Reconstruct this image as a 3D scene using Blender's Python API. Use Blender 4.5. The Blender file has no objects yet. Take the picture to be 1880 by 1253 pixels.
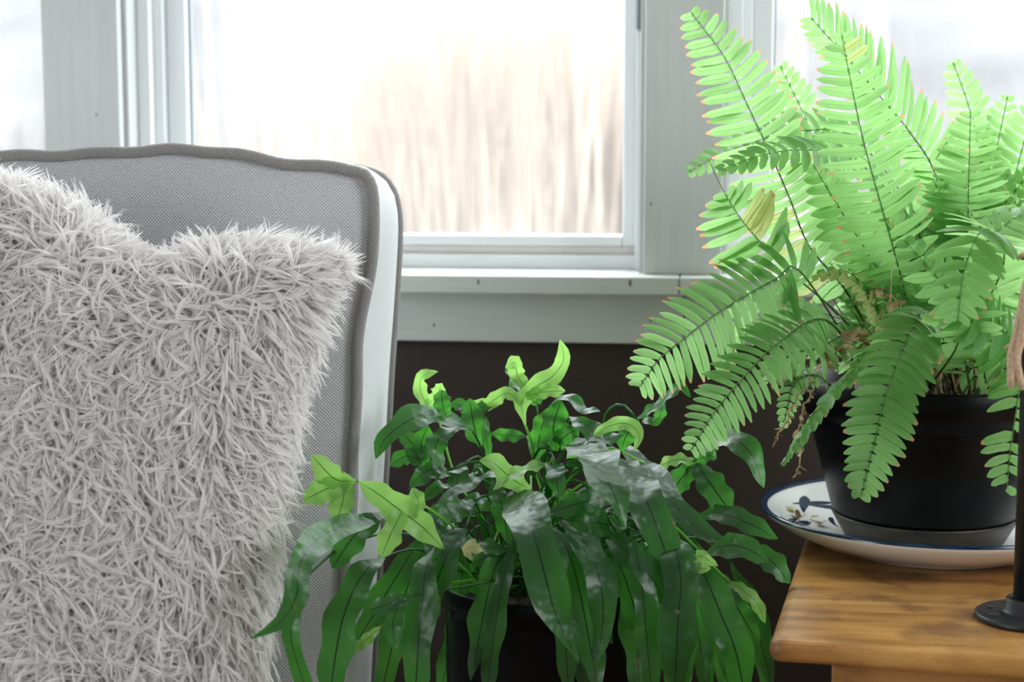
import bpy, math, random
import numpy as np
from mathutils import Vector, Matrix

random.seed(11)
RNG = np.random.default_rng(7)
SC = bpy.context.scene
COL = SC.collection

# ------------------------------------------------------------------ camera
FPX = 3133.0                                   # focal length in pixels of the 1880x1253 frame
YAW, PITCH = math.radians(6.7), math.radians(6.74)
FWD = Vector((-math.sin(YAW) * math.cos(PITCH), math.cos(YAW) * math.cos(PITCH), -math.sin(PITCH)))
RIGHT = FWD.cross(Vector((0, 0, 1))).normalized()
UP = RIGHT.cross(FWD).normalized()
CAM = Vector((0.243, -2.07, 0.92))
cam_data = bpy.data.cameras.new('camera')
cam_data.sensor_width = 36.0
cam_data.lens = FPX / 1880.0 * 36.0
cam_data.clip_start = 0.02
cam_data.dof.use_dof = True
cam_data.dof.focus_distance = 1.60
cam_data.dof.aperture_fstop = 4.8
cam = bpy.data.objects.new('camera', cam_data)
COL.objects.link(cam)
cam.matrix_world = Matrix(((RIGHT.x, UP.x, -FWD.x, CAM.x), (RIGHT.y, UP.y, -FWD.y, CAM.y), (RIGHT.z, UP.z, -FWD.z, CAM.z), (0, 0, 0, 1)))
SC.camera = cam

# ------------------------------------------------------------------ world: bright overcast winter sky
world = bpy.data.worlds.new('overcast_sky')
SC.world = world
world.use_nodes = True
bg = world.node_tree.nodes['Background']
bg.inputs['Color'].default_value = (0.91, 0.96, 1.0, 1)
bg.inputs['Strength'].default_value = 9.0
SC.view_settings.view_transform = 'Standard'
SC.view_settings.look = 'None'
SC.view_settings.exposure = 0.0
SC.view_settings.gamma = 1.0
SC.view_settings.use_curve_mapping = False


def ray(px, py):
    return (FWD + RIGHT * ((px - 940.0) / FPX) - UP * ((py - 626.5) / FPX))


def P(px, py, Y):
    """point on the world plane y = Y"""
    d = ray(px, py)
    return CAM + d * ((Y - CAM.y) / d.y)


def PZ(px, py, Z):
    d = ray(px, py)
    return CAM + d * ((Z - CAM.z) / d.z)


def mpp(Y):
    """metres per pixel at world plane y = Y"""
    return (Y - CAM.y) / math.cos(YAW) / FPX


# ------------------------------------------------------------------ helpers: objects
ORIGIN = {}


def put(o, parent):
    COL.objects.link(o)
    if parent is not None:
        o.parent = parent
    return o


def thing(name, label, cat, loc, group=None):
    o = bpy.data.objects.new(name, None)
    o.empty_display_size = 0.02
    o.location = loc
    put(o, None)
    ORIGIN[o] = Vector(loc)
    o['label'] = label
    o['category'] = cat
    if group:
        o['group'] = group
    return o


def struct(o):
    o['kind'] = 'structure'
    return o


def tag(o, label, cat, group=None):
    o['label'] = label
    o['category'] = cat
    if group:
        o['group'] = group
    return o


class MB:
    """collects verts / faces / uvs; build() links them as one mesh object"""

    def __init__(self):
        self.v, self.f, self.uv, self.sm = [], [], [], []

    def add(self, vs, fs, uvs=None, smooth=True):
        b = len(self.v)
        self.v.extend([tuple(p) for p in vs])
        self.uv.extend(uvs if uvs is not None else [(0.0, 0.0)] * len(vs))
        self.f.extend([tuple(i + b for i in f) for f in fs])
        self.sm.extend([smooth] * len(fs))
        return self

    def box(self, x0, x1, y0, y1, z0, z1):
        vs = [(x, y, z) for z in (z0, z1) for y in (y0, y1) for x in (x0, x1)]
        return self.add(vs, [(0, 2, 3, 1), (4, 5, 7, 6), (0, 1, 5, 4), (2, 6, 7, 3), (0, 4, 6, 2), (1, 3, 7, 5)], smooth=False)

    def tube(self, pts, rad, n=8, caps=True):
        pts = [Vector(p) for p in pts]
        rads = rad if isinstance(rad, (list, tuple)) else [rad] * len(pts)
        ref = Vector((0.13, 0.31, 0.94))
        vs, fs, uvs = [], [], []
        prev = None
        for i, p in enumerate(pts):
            t = (pts[min(i + 1, len(pts) - 1)] - pts[max(i - 1, 0)])
            t = t.normalized() if t.length > 1e-9 else Vector((0, 0, 1))
            if prev is None:
                a = t.cross(ref if abs(t.dot(ref)) < 0.95 else Vector((1, 0, 0))).normalized()
            else:
                a = (prev - t * prev.dot(t)).normalized()
            prev = a
            b = t.cross(a)
            for k in range(n):
                th = 2 * math.pi * k / n
                vs.append(p + (a * math.cos(th) + b * math.sin(th)) * rads[i])
                uvs.append((k / n, i / max(1, len(pts) - 1)))
        for i in range(len(pts) - 1):
            for k in range(n):
                k2 = (k + 1) % n
                fs.append((i * n + k, i * n + k2, (i + 1) * n + k2, (i + 1) * n + k))
        if caps:
            fs.append(tuple(reversed(range(n))))
            fs.append(tuple((len(pts) - 1) * n + k for k in range(n)))
        return self.add(vs, fs, uvs)

    def lathe(self, prof, c, n=48, close_bottom=False, close_top=False):
        vs, fs = [], []
        for r, z in prof:
            for k in range(n):
                th = 2 * math.pi * k / n
                vs.append((c[0] + r * math.cos(th), c[1] + r * math.sin(th), c[2] + z))
        for i in range(len(prof) - 1):
            for k in range(n):
                k2 = (k + 1) % n
                fs.append((i * n + k, i * n + k2, (i + 1) * n + k2, (i + 1) * n + k))
        if close_bottom:
            fs.append(tuple(reversed(range(n))))
        if close_top:
            fs.append(tuple((len(prof) - 1) * n + k for k in range(n)))
        return self.add(vs, fs)

    def grid(self, rows, uvs=None):
        """rows: list of equal-length lists of points"""
        m = len(rows[0])
        vs = [p for r in rows for p in r]
        fs = []
        for i in range(len(rows) - 1):
            for j in range(m - 1):
                fs.append((i * m + j, i * m + j + 1, (i + 1) * m + j + 1, (i + 1) * m + j))
        return self.add(vs, fs, uvs)

    def build(self, name, mat, parent=None, bevel=0.0, origin=None, seg=2):
        org = ORIGIN.get(parent, Vector((0, 0, 0))) if parent is not None else Vector((0, 0, 0))
        own = Vector(origin) if origin is not None else org
        me = bpy.data.meshes.new(name)
        va = np.array(self.v, dtype=np.float64) - np.array(own)
        me.from_pydata(va.tolist(), [], self.f)
        me.polygons.foreach_set('use_smooth', np.array(self.sm, dtype=bool))
        uvl = me.uv_layers.new(name='UVMap')
        li = np.empty(len(me.loops), dtype=np.int32)
        me.loops.foreach_get('vertex_index', li)
        uvl.data.foreach_set('uv', np.array(self.uv, dtype=np.float32)[li].ravel())
        me.update()
        me.materials.append(mat)
        o = bpy.data.objects.new(name, me)
        o.location = own - org
        ORIGIN[o] = own
        put(o, parent)
        if bevel > 0:
            md = o.modifiers.new('bevel', 'BEVEL')
            md.width = bevel
            md.segments = seg
            md.limit_method = 'ANGLE'
            md.angle_limit = math.radians(40)
        return o


def catmull(pts, n):
    """n points along a Catmull-Rom curve through pts, evenly spaced in length"""
    p = [Vector(q) for q in pts]
    if len(p) == 2:
        return [p[0].lerp(p[1], i / (n - 1)) for i in range(n)]
    p = [p[0] * 2 - p[1]] + p + [p[-1] * 2 - p[-2]]
    out = []
    for i in range(1, len(p) - 2):
        for k in range(12):
            t = k / 12.0
            a, b, c, d = p[i - 1], p[i], p[i + 1], p[i + 2]
            out.append(0.5 * ((2 * b) + (c - a) * t + (2 * a - 5 * b + 4 * c - d) * t * t + (3 * b - a - 3 * c + d) * t ** 3))
    out.append(p[-2])
    cum = [0.0]
    for i in range(1, len(out)):
        cum.append(cum[-1] + (out[i] - out[i - 1]).length)
    res, j = [], 0
    for k in range(n):
        s = cum[-1] * k / (n - 1)
        while j < len(out) - 2 and cum[j + 1] < s:
            j += 1
        seg = max(1e-9, cum[j + 1] - cum[j])
        res.append(out[j].lerp(out[j + 1], min(1, max(0, (s - cum[j]) / seg))))
    return res


# ------------------------------------------------------------------ helpers: materials
def new_mat(name):
    m = bpy.data.materials.new(name)
    m.use_nodes = True
    nt = m.node_tree
    return m, nt, nt.nodes['Principled BSDF'], nt.nodes['Material Output']


def N(nt, t, **kw):
    n = nt.nodes.new(t)
    for k, v in kw.items():
        if k.startswith('_'):
            setattr(n, k[1:], v)
        else:
            n.inputs[k.replace('__', ' ')].default_value = v
    return n


def ramp(nt, fac, stops):
    r = nt.nodes.new('ShaderNodeValToRGB')
    el = r.color_ramp.elements
    while len(el) > len(stops):
        el.remove(el[-1])
    while len(el) < len(stops):
        el.new(0.5)
    for e, (p, c) in zip(el, stops):
        e.position = p
        e.color = (c[0], c[1], c[2], 1)
    nt.links.new(fac, r.inputs['Fac'])
    return r


def bump(nt, b, height, strength=0.2, dist=0.002):
    n = nt.nodes.new('ShaderNodeBump')
    n.inputs['Strength'].default_value = strength
    n.inputs['Distance'].default_value = dist
    nt.links.new(height, n.inputs['Height'])
    nt.links.new(n.outputs['Normal'], b.inputs['Normal'])
    return n


def noisy(name, c0, c1, scale=8.0, rough=0.5, bstr=0.0, bdist=0.001, stretch=(1, 1, 1), detail=4.0, spec=0.5, metal=0.0):
    m, nt, b, _ = new_mat(name)
    tc = N(nt, 'ShaderNodeTexCoord')
    mp = N(nt, 'ShaderNodeMapping')
    mp.inputs['Scale'].default_value = stretch
    nt.links.new(tc.outputs['Object'], mp.inputs['Vector'])
    no = N(nt, 'ShaderNodeTexNoise', Scale=scale, Detail=detail)
    nt.links.new(mp.outputs['Vector'], no.inputs['Vector'])
    r = ramp(nt, no.outputs['Fac'], [(0.3, c0), (0.7, c1)])
    nt.links.new(r.outputs['Color'], b.inputs['Base Color'])
    b.inputs['Roughness'].default_value = rough
    b.inputs['Specular IOR Level'].default_value = spec
    b.inputs['Metallic'].default_value = metal
    if bstr > 0:
        bump(nt, b, no.outputs['Fac'], bstr, bdist)
    return m


M = {}
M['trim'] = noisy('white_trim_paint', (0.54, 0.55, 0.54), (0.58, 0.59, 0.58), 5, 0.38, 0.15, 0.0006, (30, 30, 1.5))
M['trim_h'] = noisy('white_trim_paint_level_lit', (0.70, 0.715, 0.68), (0.76, 0.77, 0.745), 5, 0.38, 0.15, 0.0006, (2, 30, 30))  # same paint as the casing; its lightness stands in for bounce light
M['vinyl'] = noisy('white_vinyl_frame', (0.80, 0.82, 0.83), (0.84, 0.85, 0.86), 3, 0.3)
M['vinyl_warm'] = noisy('cream_vinyl_strip', (0.70, 0.655, 0.61), (0.75, 0.70, 0.66), 3, 0.4)
M['gasket'] = noisy('grey_window_gasket', (0.25, 0.28, 0.31), (0.30, 0.33, 0.36), 5, 0.6)
M['knot'] = noisy('brown_wood_knot', (0.16, 0.12, 0.07), (0.26, 0.19, 0.11), 200, 0.6)
M['wall_brown'] = noisy('dark_brown_wall_paint', (0.052, 0.035, 0.029), (0.062, 0.042, 0.035), 260, 0.75, 0.25, 0.0006, detail=2)
M['wall_pale'] = noisy('pale_room_wall', (0.40, 0.39, 0.38), (0.44, 0.43, 0.42), 3, 0.8)
M['ceiling'] = noisy('white_ceiling', (0.55, 0.55, 0.54), (0.6, 0.6, 0.59), 3, 0.9)
M['floor'] = noisy('dark_wood_floor', (0.22, 0.14, 0.085), (0.32, 0.21, 0.13), 6, 0.45, stretch=(1, 14, 1))


def glass_mat():
    m, nt, b, out = new_mat('window_glass')
    nt.nodes.remove(b)
    tr = N(nt, 'ShaderNodeBsdfTransparent')
    tr.inputs['Color'].default_value = (0.97, 0.985, 0.98, 1)
    gl = N(nt, 'ShaderNodeBsdfGlossy', Roughness=0.02)
    fr = N(nt, 'ShaderNodeFresnel', IOR=1.35)
    mx = N(nt, 'ShaderNodeMixShader')
    ge = N(nt, 'ShaderNodeNewGeometry')
    inv = N(nt, 'ShaderNodeMath', _operation='SUBTRACT')
    inv.inputs[0].default_value = 1.0
    nt.links.new(ge.outputs['Backfacing'], inv.inputs[1])
    mu = N(nt, 'ShaderNodeMath', _operation='MULTIPLY')       # reflect at the outer faces only, no total reflection inside the pane
    nt.links.new(fr.outputs['Fac'], mu.inputs[0])
    nt.links.new(inv.outputs[0], mu.inputs[1])
    nt.links.new(mu.outputs[0], mx.inputs[0])
    nt.links.new(tr.outputs[0], mx.inputs[1])
    nt.links.new(gl.outputs[0], mx.inputs[2])
    # a thin translucent haze over the glass
    df = N(nt, 'ShaderNodeBsdfTranslucent')
    df.inputs['Color'].default_value = (0.9, 0.92, 0.95, 1)
    m2 = N(nt, 'ShaderNodeMixShader')
    m2.inputs[0].default_value = 0.04
    nt.links.new(mx.outputs[0], m2.inputs[1])
    nt.links.new(df.outputs[0], m2.inputs[2])
    nt.links.new(m2.outputs[0], out.inputs['Surface'])
    return m


M['glass'] = glass_mat()

# ------------------------------------------------------------------ setting
RX0, RX1, RY0, RH, WT = -1.9, 1.45, -3.7, 2.7, 0.16
Z_SILL = P(990, 507.5, -0.06).z
Z_HEAD = 2.4
XC = [P(80, 200, -0.018).x, P(219, 200, -0.018).x, P(1183, 250, -0.018).x, P(1328, 250, -0.018).x]
WIN = [(RX0 + 0.12, XC[0]), (XC[1], XC[2]), (XC[3], RX1 - 0.1)]

mb = MB()
mb.box(RX0, RX1, 0, WT, 0, Z_SILL - 0.012)
struct(mb.build('wall_back', M['wall_brown']))
mb = MB()
mb.box(RX0, RX1, 0, WT, Z_HEAD, RH)
edges = [RX0] + [e for w in WIN for e in w] + [RX1]
for i in range(0, len(edges), 2):
    mb.box(edges[i], edges[i + 1], 0, WT, Z_SILL - 0.012, Z_HEAD)
struct(mb.build('wall_back_upper', M['wall_pale']))
struct(MB().box(RX0, RX1, RY0, WT, -0.06, 0).build('floor', M['floor']))
struct(MB().box(RX0, RX1, RY0, WT, RH, RH + 0.06).build('ceiling', M['ceiling']))
# the left and right walls have windows of their own
LW = (-3.0, -1.9, 0.35, 1.7)
mb = MB()
mb.box(RX0 - 0.1, RX0, RY0, LW[0], 0, RH).box(RX0 - 0.1, RX0, LW[1], WT, 0, RH)
mb.box(RX0 - 0.1, RX0, LW[0], LW[1], 0, LW[2]).box(RX0 - 0.1, RX0, LW[0], LW[1], LW[3], RH)
struct(mb.build('wall_left', M['wall_pale']))
RW = (-1.65, -0.8, 0.85, 2.0)
mb = MB()
mb.box(RX1, RX1 + 0.1, RY0, RW[0], 0, RH).box(RX1, RX1 + 0.1, RW[1], WT, 0, RH)
mb.box(RX1, RX1 + 0.1, RW[0], RW[1], 0, RW[2]).box(RX1, RX1 + 0.1, RW[0], RW[1], RW[3], RH)
struct(mb.build('wall_right', M['wall_pale']))
struct(MB().box(RX0, RX1, RY0 - 0.1, RY0, 0, RH).build('wall_front', M['wall_pale']))
for i, (lo, hi) in enumerate([((RX0 - 0.06, LW[0], LW[2]), (RX0 - 0.04, LW[1], LW[3])), ((RX1 + 0.04, RW[0], RW[2]), (RX1 + 0.06, RW[1], RW[3]))]):
    mb = MB()
    a, b = Vector(lo), Vector(hi)
    t = 0.05
    mb.box(a.x, b.x, a.y, a.y + t, a.z, b.z).box(a.x, b.x, b.y - t, b.y, a.z, b.z)
    mb.box(a.x, b.x, a.y + t, b.y - t, a.z, a.z + t).box(a.x, b.x, a.y + t, b.y - t, b.z - t, b.z)
    struct(mb.build('window_%d' % (4 + i), M['vinyl']))


def portal(name, loc, rot, sx, sy):
    l = bpy.data.lights.new(name, 'AREA')
    l.shape = 'RECTANGLE'
    l.size, l.size_y = sx, sy
    l.cycles.is_portal = True
    o = bpy.data.objects.new(name, l)
    o.location = loc
    o.rotation_euler = rot
    COL.objects.link(o)


for x0, x1 in WIN:
    portal('window_portal', ((x0 + x1) / 2, 0.15, (Z_SILL + Z_HEAD) / 2), (-math.pi / 2, 0, 0), x1 - x0, Z_HEAD - Z_SILL)
portal('window_portal', (RX0 - 0.08, (LW[0] + LW[1]) / 2, (LW[2] + LW[3]) / 2), (math.pi / 2, 0, -math.pi / 2), LW[1] - LW[0], LW[3] - LW[2])

portal('window_portal', (RX1 + 0.08, (RW[0] + RW[1]) / 2, (RW[2] + RW[3]) / 2), (math.pi / 2, 0, math.pi / 2), RW[1] - RW[0], RW[3] - RW[2])

# casing boards between the windows
for i, (x0, x1) in enumerate([(XC[0], XC[1]), (XC[2], XC[3])]):
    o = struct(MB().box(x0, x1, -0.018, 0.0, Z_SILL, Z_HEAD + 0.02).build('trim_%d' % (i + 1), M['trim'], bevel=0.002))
    k = MB()
    c = [P(177, 211, -0.0183), P(1195, 375, -0.0183)][i]
    k.lathe([(0.0001, 0), (0.0014, 0.0001), (0.0016, 0.0003)], (0, 0, 0), 10)
    k.v = [(c.x + x, -0.0181 - 0.0003 + z, c.z + y * 1.6) for x, y, z in k.v]
    k.build('nail_mark', M['gasket'], o)
# stool (inner sill boards) and apron
XJ = P(1247, 520, -0.06).x
for i, (x0, x1) in enumerate([(RX0 + 0.001, XJ - 0.0006), (XJ + 0.0006, RX1 - 0.001)]):
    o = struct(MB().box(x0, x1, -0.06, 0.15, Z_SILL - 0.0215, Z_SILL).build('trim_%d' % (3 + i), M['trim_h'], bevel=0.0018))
    if i == 0:
        for px, py, w in ((878, 518.5, 0.0014), (1157, 520, 0.0017)):
            c = P(px, py, -0.0602)
            k = MB().lathe([(0.0001, 0), (w * 0.8, 0.0001), (w, 0.0003)], (0, 0, 0), 12)
            k.v = [(c.x + x, -0.0604 + z, c.z + y * 2.6) for x, y, z in k.v]
            k.build('knot', M['knot'], o)
    a = struct(MB().box(x0, x1 + (0.0055 if i == 0 else 0) + (0.0 if i else 0), -0.02, 0.0, Z_SILL - 0.0215 - 0.0625, Z_SILL - 0.0215).build('trim_%d' % (5 + i), M['trim_h'], bevel=0.0015)) if i == 0 else \
        struct(MB().box(XJ + 0.0068, x1, -0.02, 0.0, Z_SILL - 0.0215 - 0.0625, Z_SILL - 0.0215).build('trim_6', M['trim_h'], bevel=0.0015))
    if i == 0:
        for px, py in ((797, 597), (1195, 588)):
            c = P(px, py, -0.0203)
            k = MB().lathe([(0.0001, 0), (0.0012, 0.0001), (0.0014, 0.0003)], (0, 0, 0), 10)
            k.v = [(c.x + x, -0.0205 + z, c.z + y * 1.5) for x, y, z in k.v]
            k.build('knot', M['knot'], a)

# the three windows seen
for i, (x0, x1) in enumerate(WIN):
    zb, zt = Z_SILL, Z_HEAD
    fr = MB()
    fr.box(x0, x0 + 0.006, 0.0, 0.14, zb, zt).box(x1 - 0.006, x1, 0.0, 0.14, zb, zt).box(x0 + 0.006, x1 - 0.006, 0.0, 0.14, zt - 0.01, zt)
    w = struct(fr.build('window_%d' % (i + 1), M['trim'], bevel=0.001))
    s = MB()
    s.box(x0 + 0.006, x0 + 0.022, 0.035, 0.13, zb, zt - 0.01)
    s.box(x0 + 0.022, x0 + 0.034, 0.052, 0.13, zb, zt - 0.01)
    s.box(x1 - 0.013, x1 - 0.006, 0.04, 0.13, zb, zt - 0.01)
    s.box(x0 + 0.034, x1 - 0.013, 0.055, 0.13, zb, zb + 0.0175)
    s.build('frame', M['vinyl'], w, bevel=0.0012)
    MB().box(x0 + 0.034, x1 - 0.013, 0.066, 0.125, zb + 0.0175, zb + 0.0275).build('weather_strip', M['vinyl_warm'], w, bevel=0.001)
    s = MB()
    s.box(x0 + 0.034, x0 + 0.060, 0.066, 0.10, zb + 0.0275, zt - 0.01)
    s.box(x1 - 0.030, x1 - 0.013, 0.066, 0.10, zb + 0.0275, zt - 0.01)
    s.box(x0 + 0.060, x1 - 0.030, 0.066, 0.10, zb + 0.0275, zb + 0.0415)
    s.box(x0 + 0.060, x1 - 0.030, 0.066, 0.10, zt - 0.035, zt - 0.01)
    sash = s.build('sash', M['vinyl'], w, bevel=0.003)
    MB().box(x0 + 0.0595, x0 + 0.0625, 0.078, 0.09, zb + 0.042, zt - 0.035).build('gasket', M['gasket'], sash)
    MB().box(x0 + 0.0625, x1 - 0.0295, 0.082, 0.086, zb + 0.041, zt - 0.034).build('pane', M['glass'], sash)
    if i == 1:
        c = P(1170, 22, 0.0)
        MB().box(x1 - 0.0125, x1 - 0.0065, 0.012, 0.04, c.z - 0.02, c.z + 0.03).build('latch', M['gasket'], w, bevel=0.002)
# ------------------------------------------------------------------ outdoors: snowy yard, dry reeds, bare trees
M['snow'] = noisy('patchy_snow', (0.10, 0.09, 0.085), (0.22, 0.215, 0.22), 1.2, 0.8)


def straw_mat(name, c0, c1):
    m, nt, b, out = new_mat(name)
    oi = N(nt, 'ShaderNodeTexCoord')
    no = N(nt, 'ShaderNodeTexNoise', Scale=1.7, Detail=3.0)
    nt.links.new(oi.outputs['Object'], no.inputs['Vector'])
    r = ramp(nt, no.outputs['Fac'], [(0.35, c0), (0.65, c1)])
    nt.links.new(r.outputs['Color'], b.inputs['Base Color'])
    b.inputs['Roughness'].default_value = 0.8
    tr = N(nt, 'ShaderNodeBsdfTranslucent')
    nt.links.new(r.outputs['Color'], tr.inputs['Color'])
    mx = N(nt, 'ShaderNodeMixShader')
    mx.inputs[0].default_value = 0.4
    nt.links.new(b.outputs[0], mx.inputs[1])
    nt.links.new(tr.outputs[0], mx.inputs[2])
    nt.links.new(mx.outputs[0], out.inputs['Surface'])
    return m


M['straw'] = straw_mat('dry_straw', (0.27, 0.205, 0.155), (0.52, 0.44, 0.37))
M['straw_pale'] = straw_mat('pale_dry_grass', (0.09, 0.08, 0.075), (0.24, 0.215, 0.20))
M['bark'] = noisy('grey_bark', (0.14, 0.13, 0.13), (0.22, 0.205, 0.20), 20, 0.9)
M['blue_tarp'] = noisy('pale_blue_cloth', (0.25, 0.42, 0.60), (0.33, 0.5, 0.66), 3, 0.7)

M['brush'] = noisy('brushy_hillside', (0.040, 0.038, 0.040), (0.105, 0.097, 0.096), 1.1, 0.9, 0.0, 0.0, (1, 1, 1), 5.0)


def hill(x, y):
    t = min(1, max(0, (y - 5.5) / 9.0))
    return -0.55 + 3.4 * t * t * (3 - 2 * t) + (0.18 * math.sin(x * 1.1 + y) + 0.12 * math.sin(2.3 * x - 1.7 * y)) * t


rows = []
for i in range(41):
    y = WT + 0.002 + i * 0.6
    row = []
    for k in range(61):
        x = -15 + k * 0.5
        row.append((x, y, hill(x, y)))
    rows.append(row)
struct(MB().grid(rows).build('ground', M['brush']))


def ribbons(base, tip, width, bend, seg=4):
    """flat tapering blades as numpy arrays -> verts, faces"""
    n = len(base)
    t = np.linspace(0, 1, seg + 1)[None, :, None]
    d = tip - base
    mid = base[:, None, :] + d[:, None, :] * t + bend[:, None, :] * (t * (1 - t) * 4) * 0.5
    side = np.cross(d, RNG.normal(size=(n, 3)))
    side /= np.linalg.norm(side, axis=1, keepdims=True) + 1e-9
    w = (width[:, None] * np.array([1.0, 1.0, 0.85, 0.6, 0.08])[None, :seg + 1])[:, :, None]
    L = mid - side[:, None, :] * w * 0.5
    R = mid + side[:, None, :] * w * 0.5
    v = np.stack([L, R], axis=2).reshape(n, -1, 3)
    k = v.shape[1]
    q = np.array([[2 * i, 2 * i + 1, 2 * i + 3, 2 * i + 2] for i in range(seg)])
    f = (q[None] + (np.arange(n) * k)[:, None, None]).reshape(-1, 4)
    return v.reshape(-1, 3), f


def np_mesh(name, v, f, mat, parent=None, uv=None, smooth=True):
    org = ORIGIN.get(parent, Vector((0, 0, 0))) if parent is not None else Vector((0, 0, 0))
    me = bpy.data.meshes.new(name)
    v = np.asarray(v, dtype=np.float32) - np.array(org, dtype=np.float32)
    me.vertices.add(len(v))
    me.vertices.foreach_set('co', v.ravel())
    k = f.shape[1]
    me.loops.add(len(f) * k)
    me.loops.foreach_set('vertex_index', f.astype(np.int32).ravel())
    me.polygons.add(len(f))
    me.polygons.foreach_set('loop_start', (np.arange(len(f)) * k).astype(np.int32))
    me.polygons.foreach_set('use_smooth', np.full(len(f), smooth))
    if uv is not None:
        u = me.uv_layers.new(name='UVMap')
        u.data.foreach_set('uv', uv[f.ravel()].astype(np.float32).ravel())
    me.update(calc_edges=True)
    me.validate()
    me.materials.append(mat)
    o = bpy.data.objects.new(name, me)
    ORIGIN[o] = org
    put(o, parent)
    return o


def reed_bed(name, n, xr, yr, h, mat, label, wmin, wmax, lean=0.25, zb=-0.55):
    ncl = max(3, n // 70)
    cx = RNG.uniform(*xr, ncl)
    cy = RNG.uniform(*yr, ncl)
    ch = RNG.uniform(0.75, 1.0, ncl)
    idx = RNG.integers(0, ncl, n)
    b = np.stack([cx[idx] + RNG.normal(0, 0.12, n), cy[idx] + RNG.normal(0, 0.12, n), np.full(n, zb)], 1)
    hh = h * ch[idx] * RNG.uniform(0.7, 1.05, n)
    t = b + np.stack([RNG.normal(0, lean, n) * hh * 0.6, RNG.normal(0, lean, n) * hh * 0.6, hh], 1)
    v, f = ribbons(b, t, RNG.uniform(wmin, wmax, n), RNG.normal(0, 0.08, (n, 3)))
    o = np_mesh(name, v, f, mat)
    tag(o, label, 'grass')
    o['kind'] = 'stuff'
    return o


reed_bed('dry_reeds', 2600, (-1.15, 0.35), (2.6, 5.0), 2.4, M['straw'], 'tall dry straw coloured reeds outside the middle window', 0.008, 0.022, 0.10)
reed_bed('pale_grass', 2600, (-4.5, 4.5), (5.2, 5.9), 1.9, M['straw_pale'], 'pale dry grass spread across the snowy yard', 0.01, 0.03, 0.2)


def bare_tree(x, y, h, label, seed):
    r = random.Random(seed)
    t = thing('bare_tree', label, 'tree', (x, y, hill(x, y) - 0.03), 'bare trees across the yard')
    mb = MB()
    top = Vector((x + r.uniform(-.4, .4), y, hill(x, y) + h))
    base = Vector((x, y, hill(x, y) - 0.03))
    pts = catmull([base, base.lerp(top, .4) + Vector((r.uniform(-.12, .12), 0, 0)), top], 9)
    mb.tube(pts, [0.11 - 0.010 * i for i in range(9)], 8)
    mb.build('trunk', M['bark'], t)
    mb = MB()
    for k in range(26):
        s = pts[2 + k % 6]
        a = r.uniform(0, 6.28)
        L = r.uniform(0.7, 1.7)
        e = s + Vector((math.cos(a) * L, math.sin(a) * L, r.uniform(.3, 1.0) * L))
        mid = s.lerp(e, .5) + Vector((0, 0, -.12))
        mb.tube(catmull([s, mid, e], 5), [.022, .017, .012, .008, .004], 5)
    mb.build('branches', M['bark'], t)


bare_tree(-2.3, 8.6, 4.6, 'grey bare tree behind the reeds near the armchair side', 1)
bare_tree(-1.5, 9.8, 5.2, 'grey bare tree in the yard right behind the tall reeds', 2)
bare_tree(1.3, 9.4, 4.8, 'grey bare tree seen through the window behind the tall fern', 3)
# ------------------------------------------------------------------ upholstered chair
def fabric(name, c0, c1, scale, coord='UV', bstr=0.6):
    m, nt, b, _ = new_mat(name)
    tc = N(nt, 'ShaderNodeTexCoord')
    mp = N(nt, 'ShaderNodeMapping')
    mp.inputs['Scale'].default_value = (scale, scale, scale)
    nt.links.new(tc.outputs[coord], mp.inputs['Vector'])
    sep = N(nt, 'ShaderNodeSeparateXYZ')
    # slight unevenness of the yarn
    n0 = N(nt, 'ShaderNodeTexNoise', Scale=0.35, Detail=2.0)
    nt.links.new(mp.outputs['Vector'], n0.inputs['Vector'])
    va = N(nt, 'ShaderNodeVectorMath', _operation='MULTIPLY_ADD')
    va.inputs[1].default_value = (0.5, 0.5, 0.5)
    nt.links.new(n0.outputs['Color'], va.inputs[0])
    nt.links.new(mp.outputs['Vector'], va.inputs[2])
    nt.links.new(va.outputs[0], sep.inputs[0])

    def sn(sock, ph=0.0):
        a = N(nt, 'ShaderNodeMath', _operation='MULTIPLY_ADD')
        a.inputs[1].default_value = math.pi
        a.inputs[2].default_value = ph
        nt.links.new(sock, a.inputs[0])
        s = N(nt, 'ShaderNodeMath', _operation='SINE')
        nt.links.new(a.outputs[0], s.inputs[0])
        return s.outputs[0]
    mu = N(nt, 'ShaderNodeMath', _operation='MULTIPLY')
    nt.links.new(sn(sep.outputs['X']), mu.inputs[0])
    nt.links.new(sn(sep.outputs['Y']), mu.inputs[1])
    ma = N(nt, 'ShaderNodeMath', _operation='MULTIPLY_ADD')
    ma.inputs[1].default_value = 0.5
    ma.inputs[2].default_value = 0.5
    nt.links.new(mu.outputs[0], ma.inputs[0])
    n2 = N(nt, 'ShaderNodeTexNoise', Scale=0.6, Detail=3.0)
    nt.links.new(mp.outputs['Vector'], n2.inputs['Vector'])
    ad = N(nt, 'ShaderNodeMath', _operation='MULTIPLY_ADD')
    ad.inputs[1].default_value = 0.55
    nt.links.new(n2.outputs['Fac'], ad.inputs[0])
    nt.links.new(ma.outputs[0], ad.inputs[2])
    r = ramp(nt, ad.outputs[0], [(0.2, c0), (1.1, c1)])
    nt.links.new(r.outputs['Color'], b.inputs['Base Color'])
    b.inputs['Roughness'].default_value = 0.9
    b.inputs['Sheen Weight'].default_value = 0.25
    b.inputs['Specular IOR Level'].default_value = 0.2
    bump(nt, b, ad.outputs[0], bstr, 0.0012)
    return m


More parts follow.
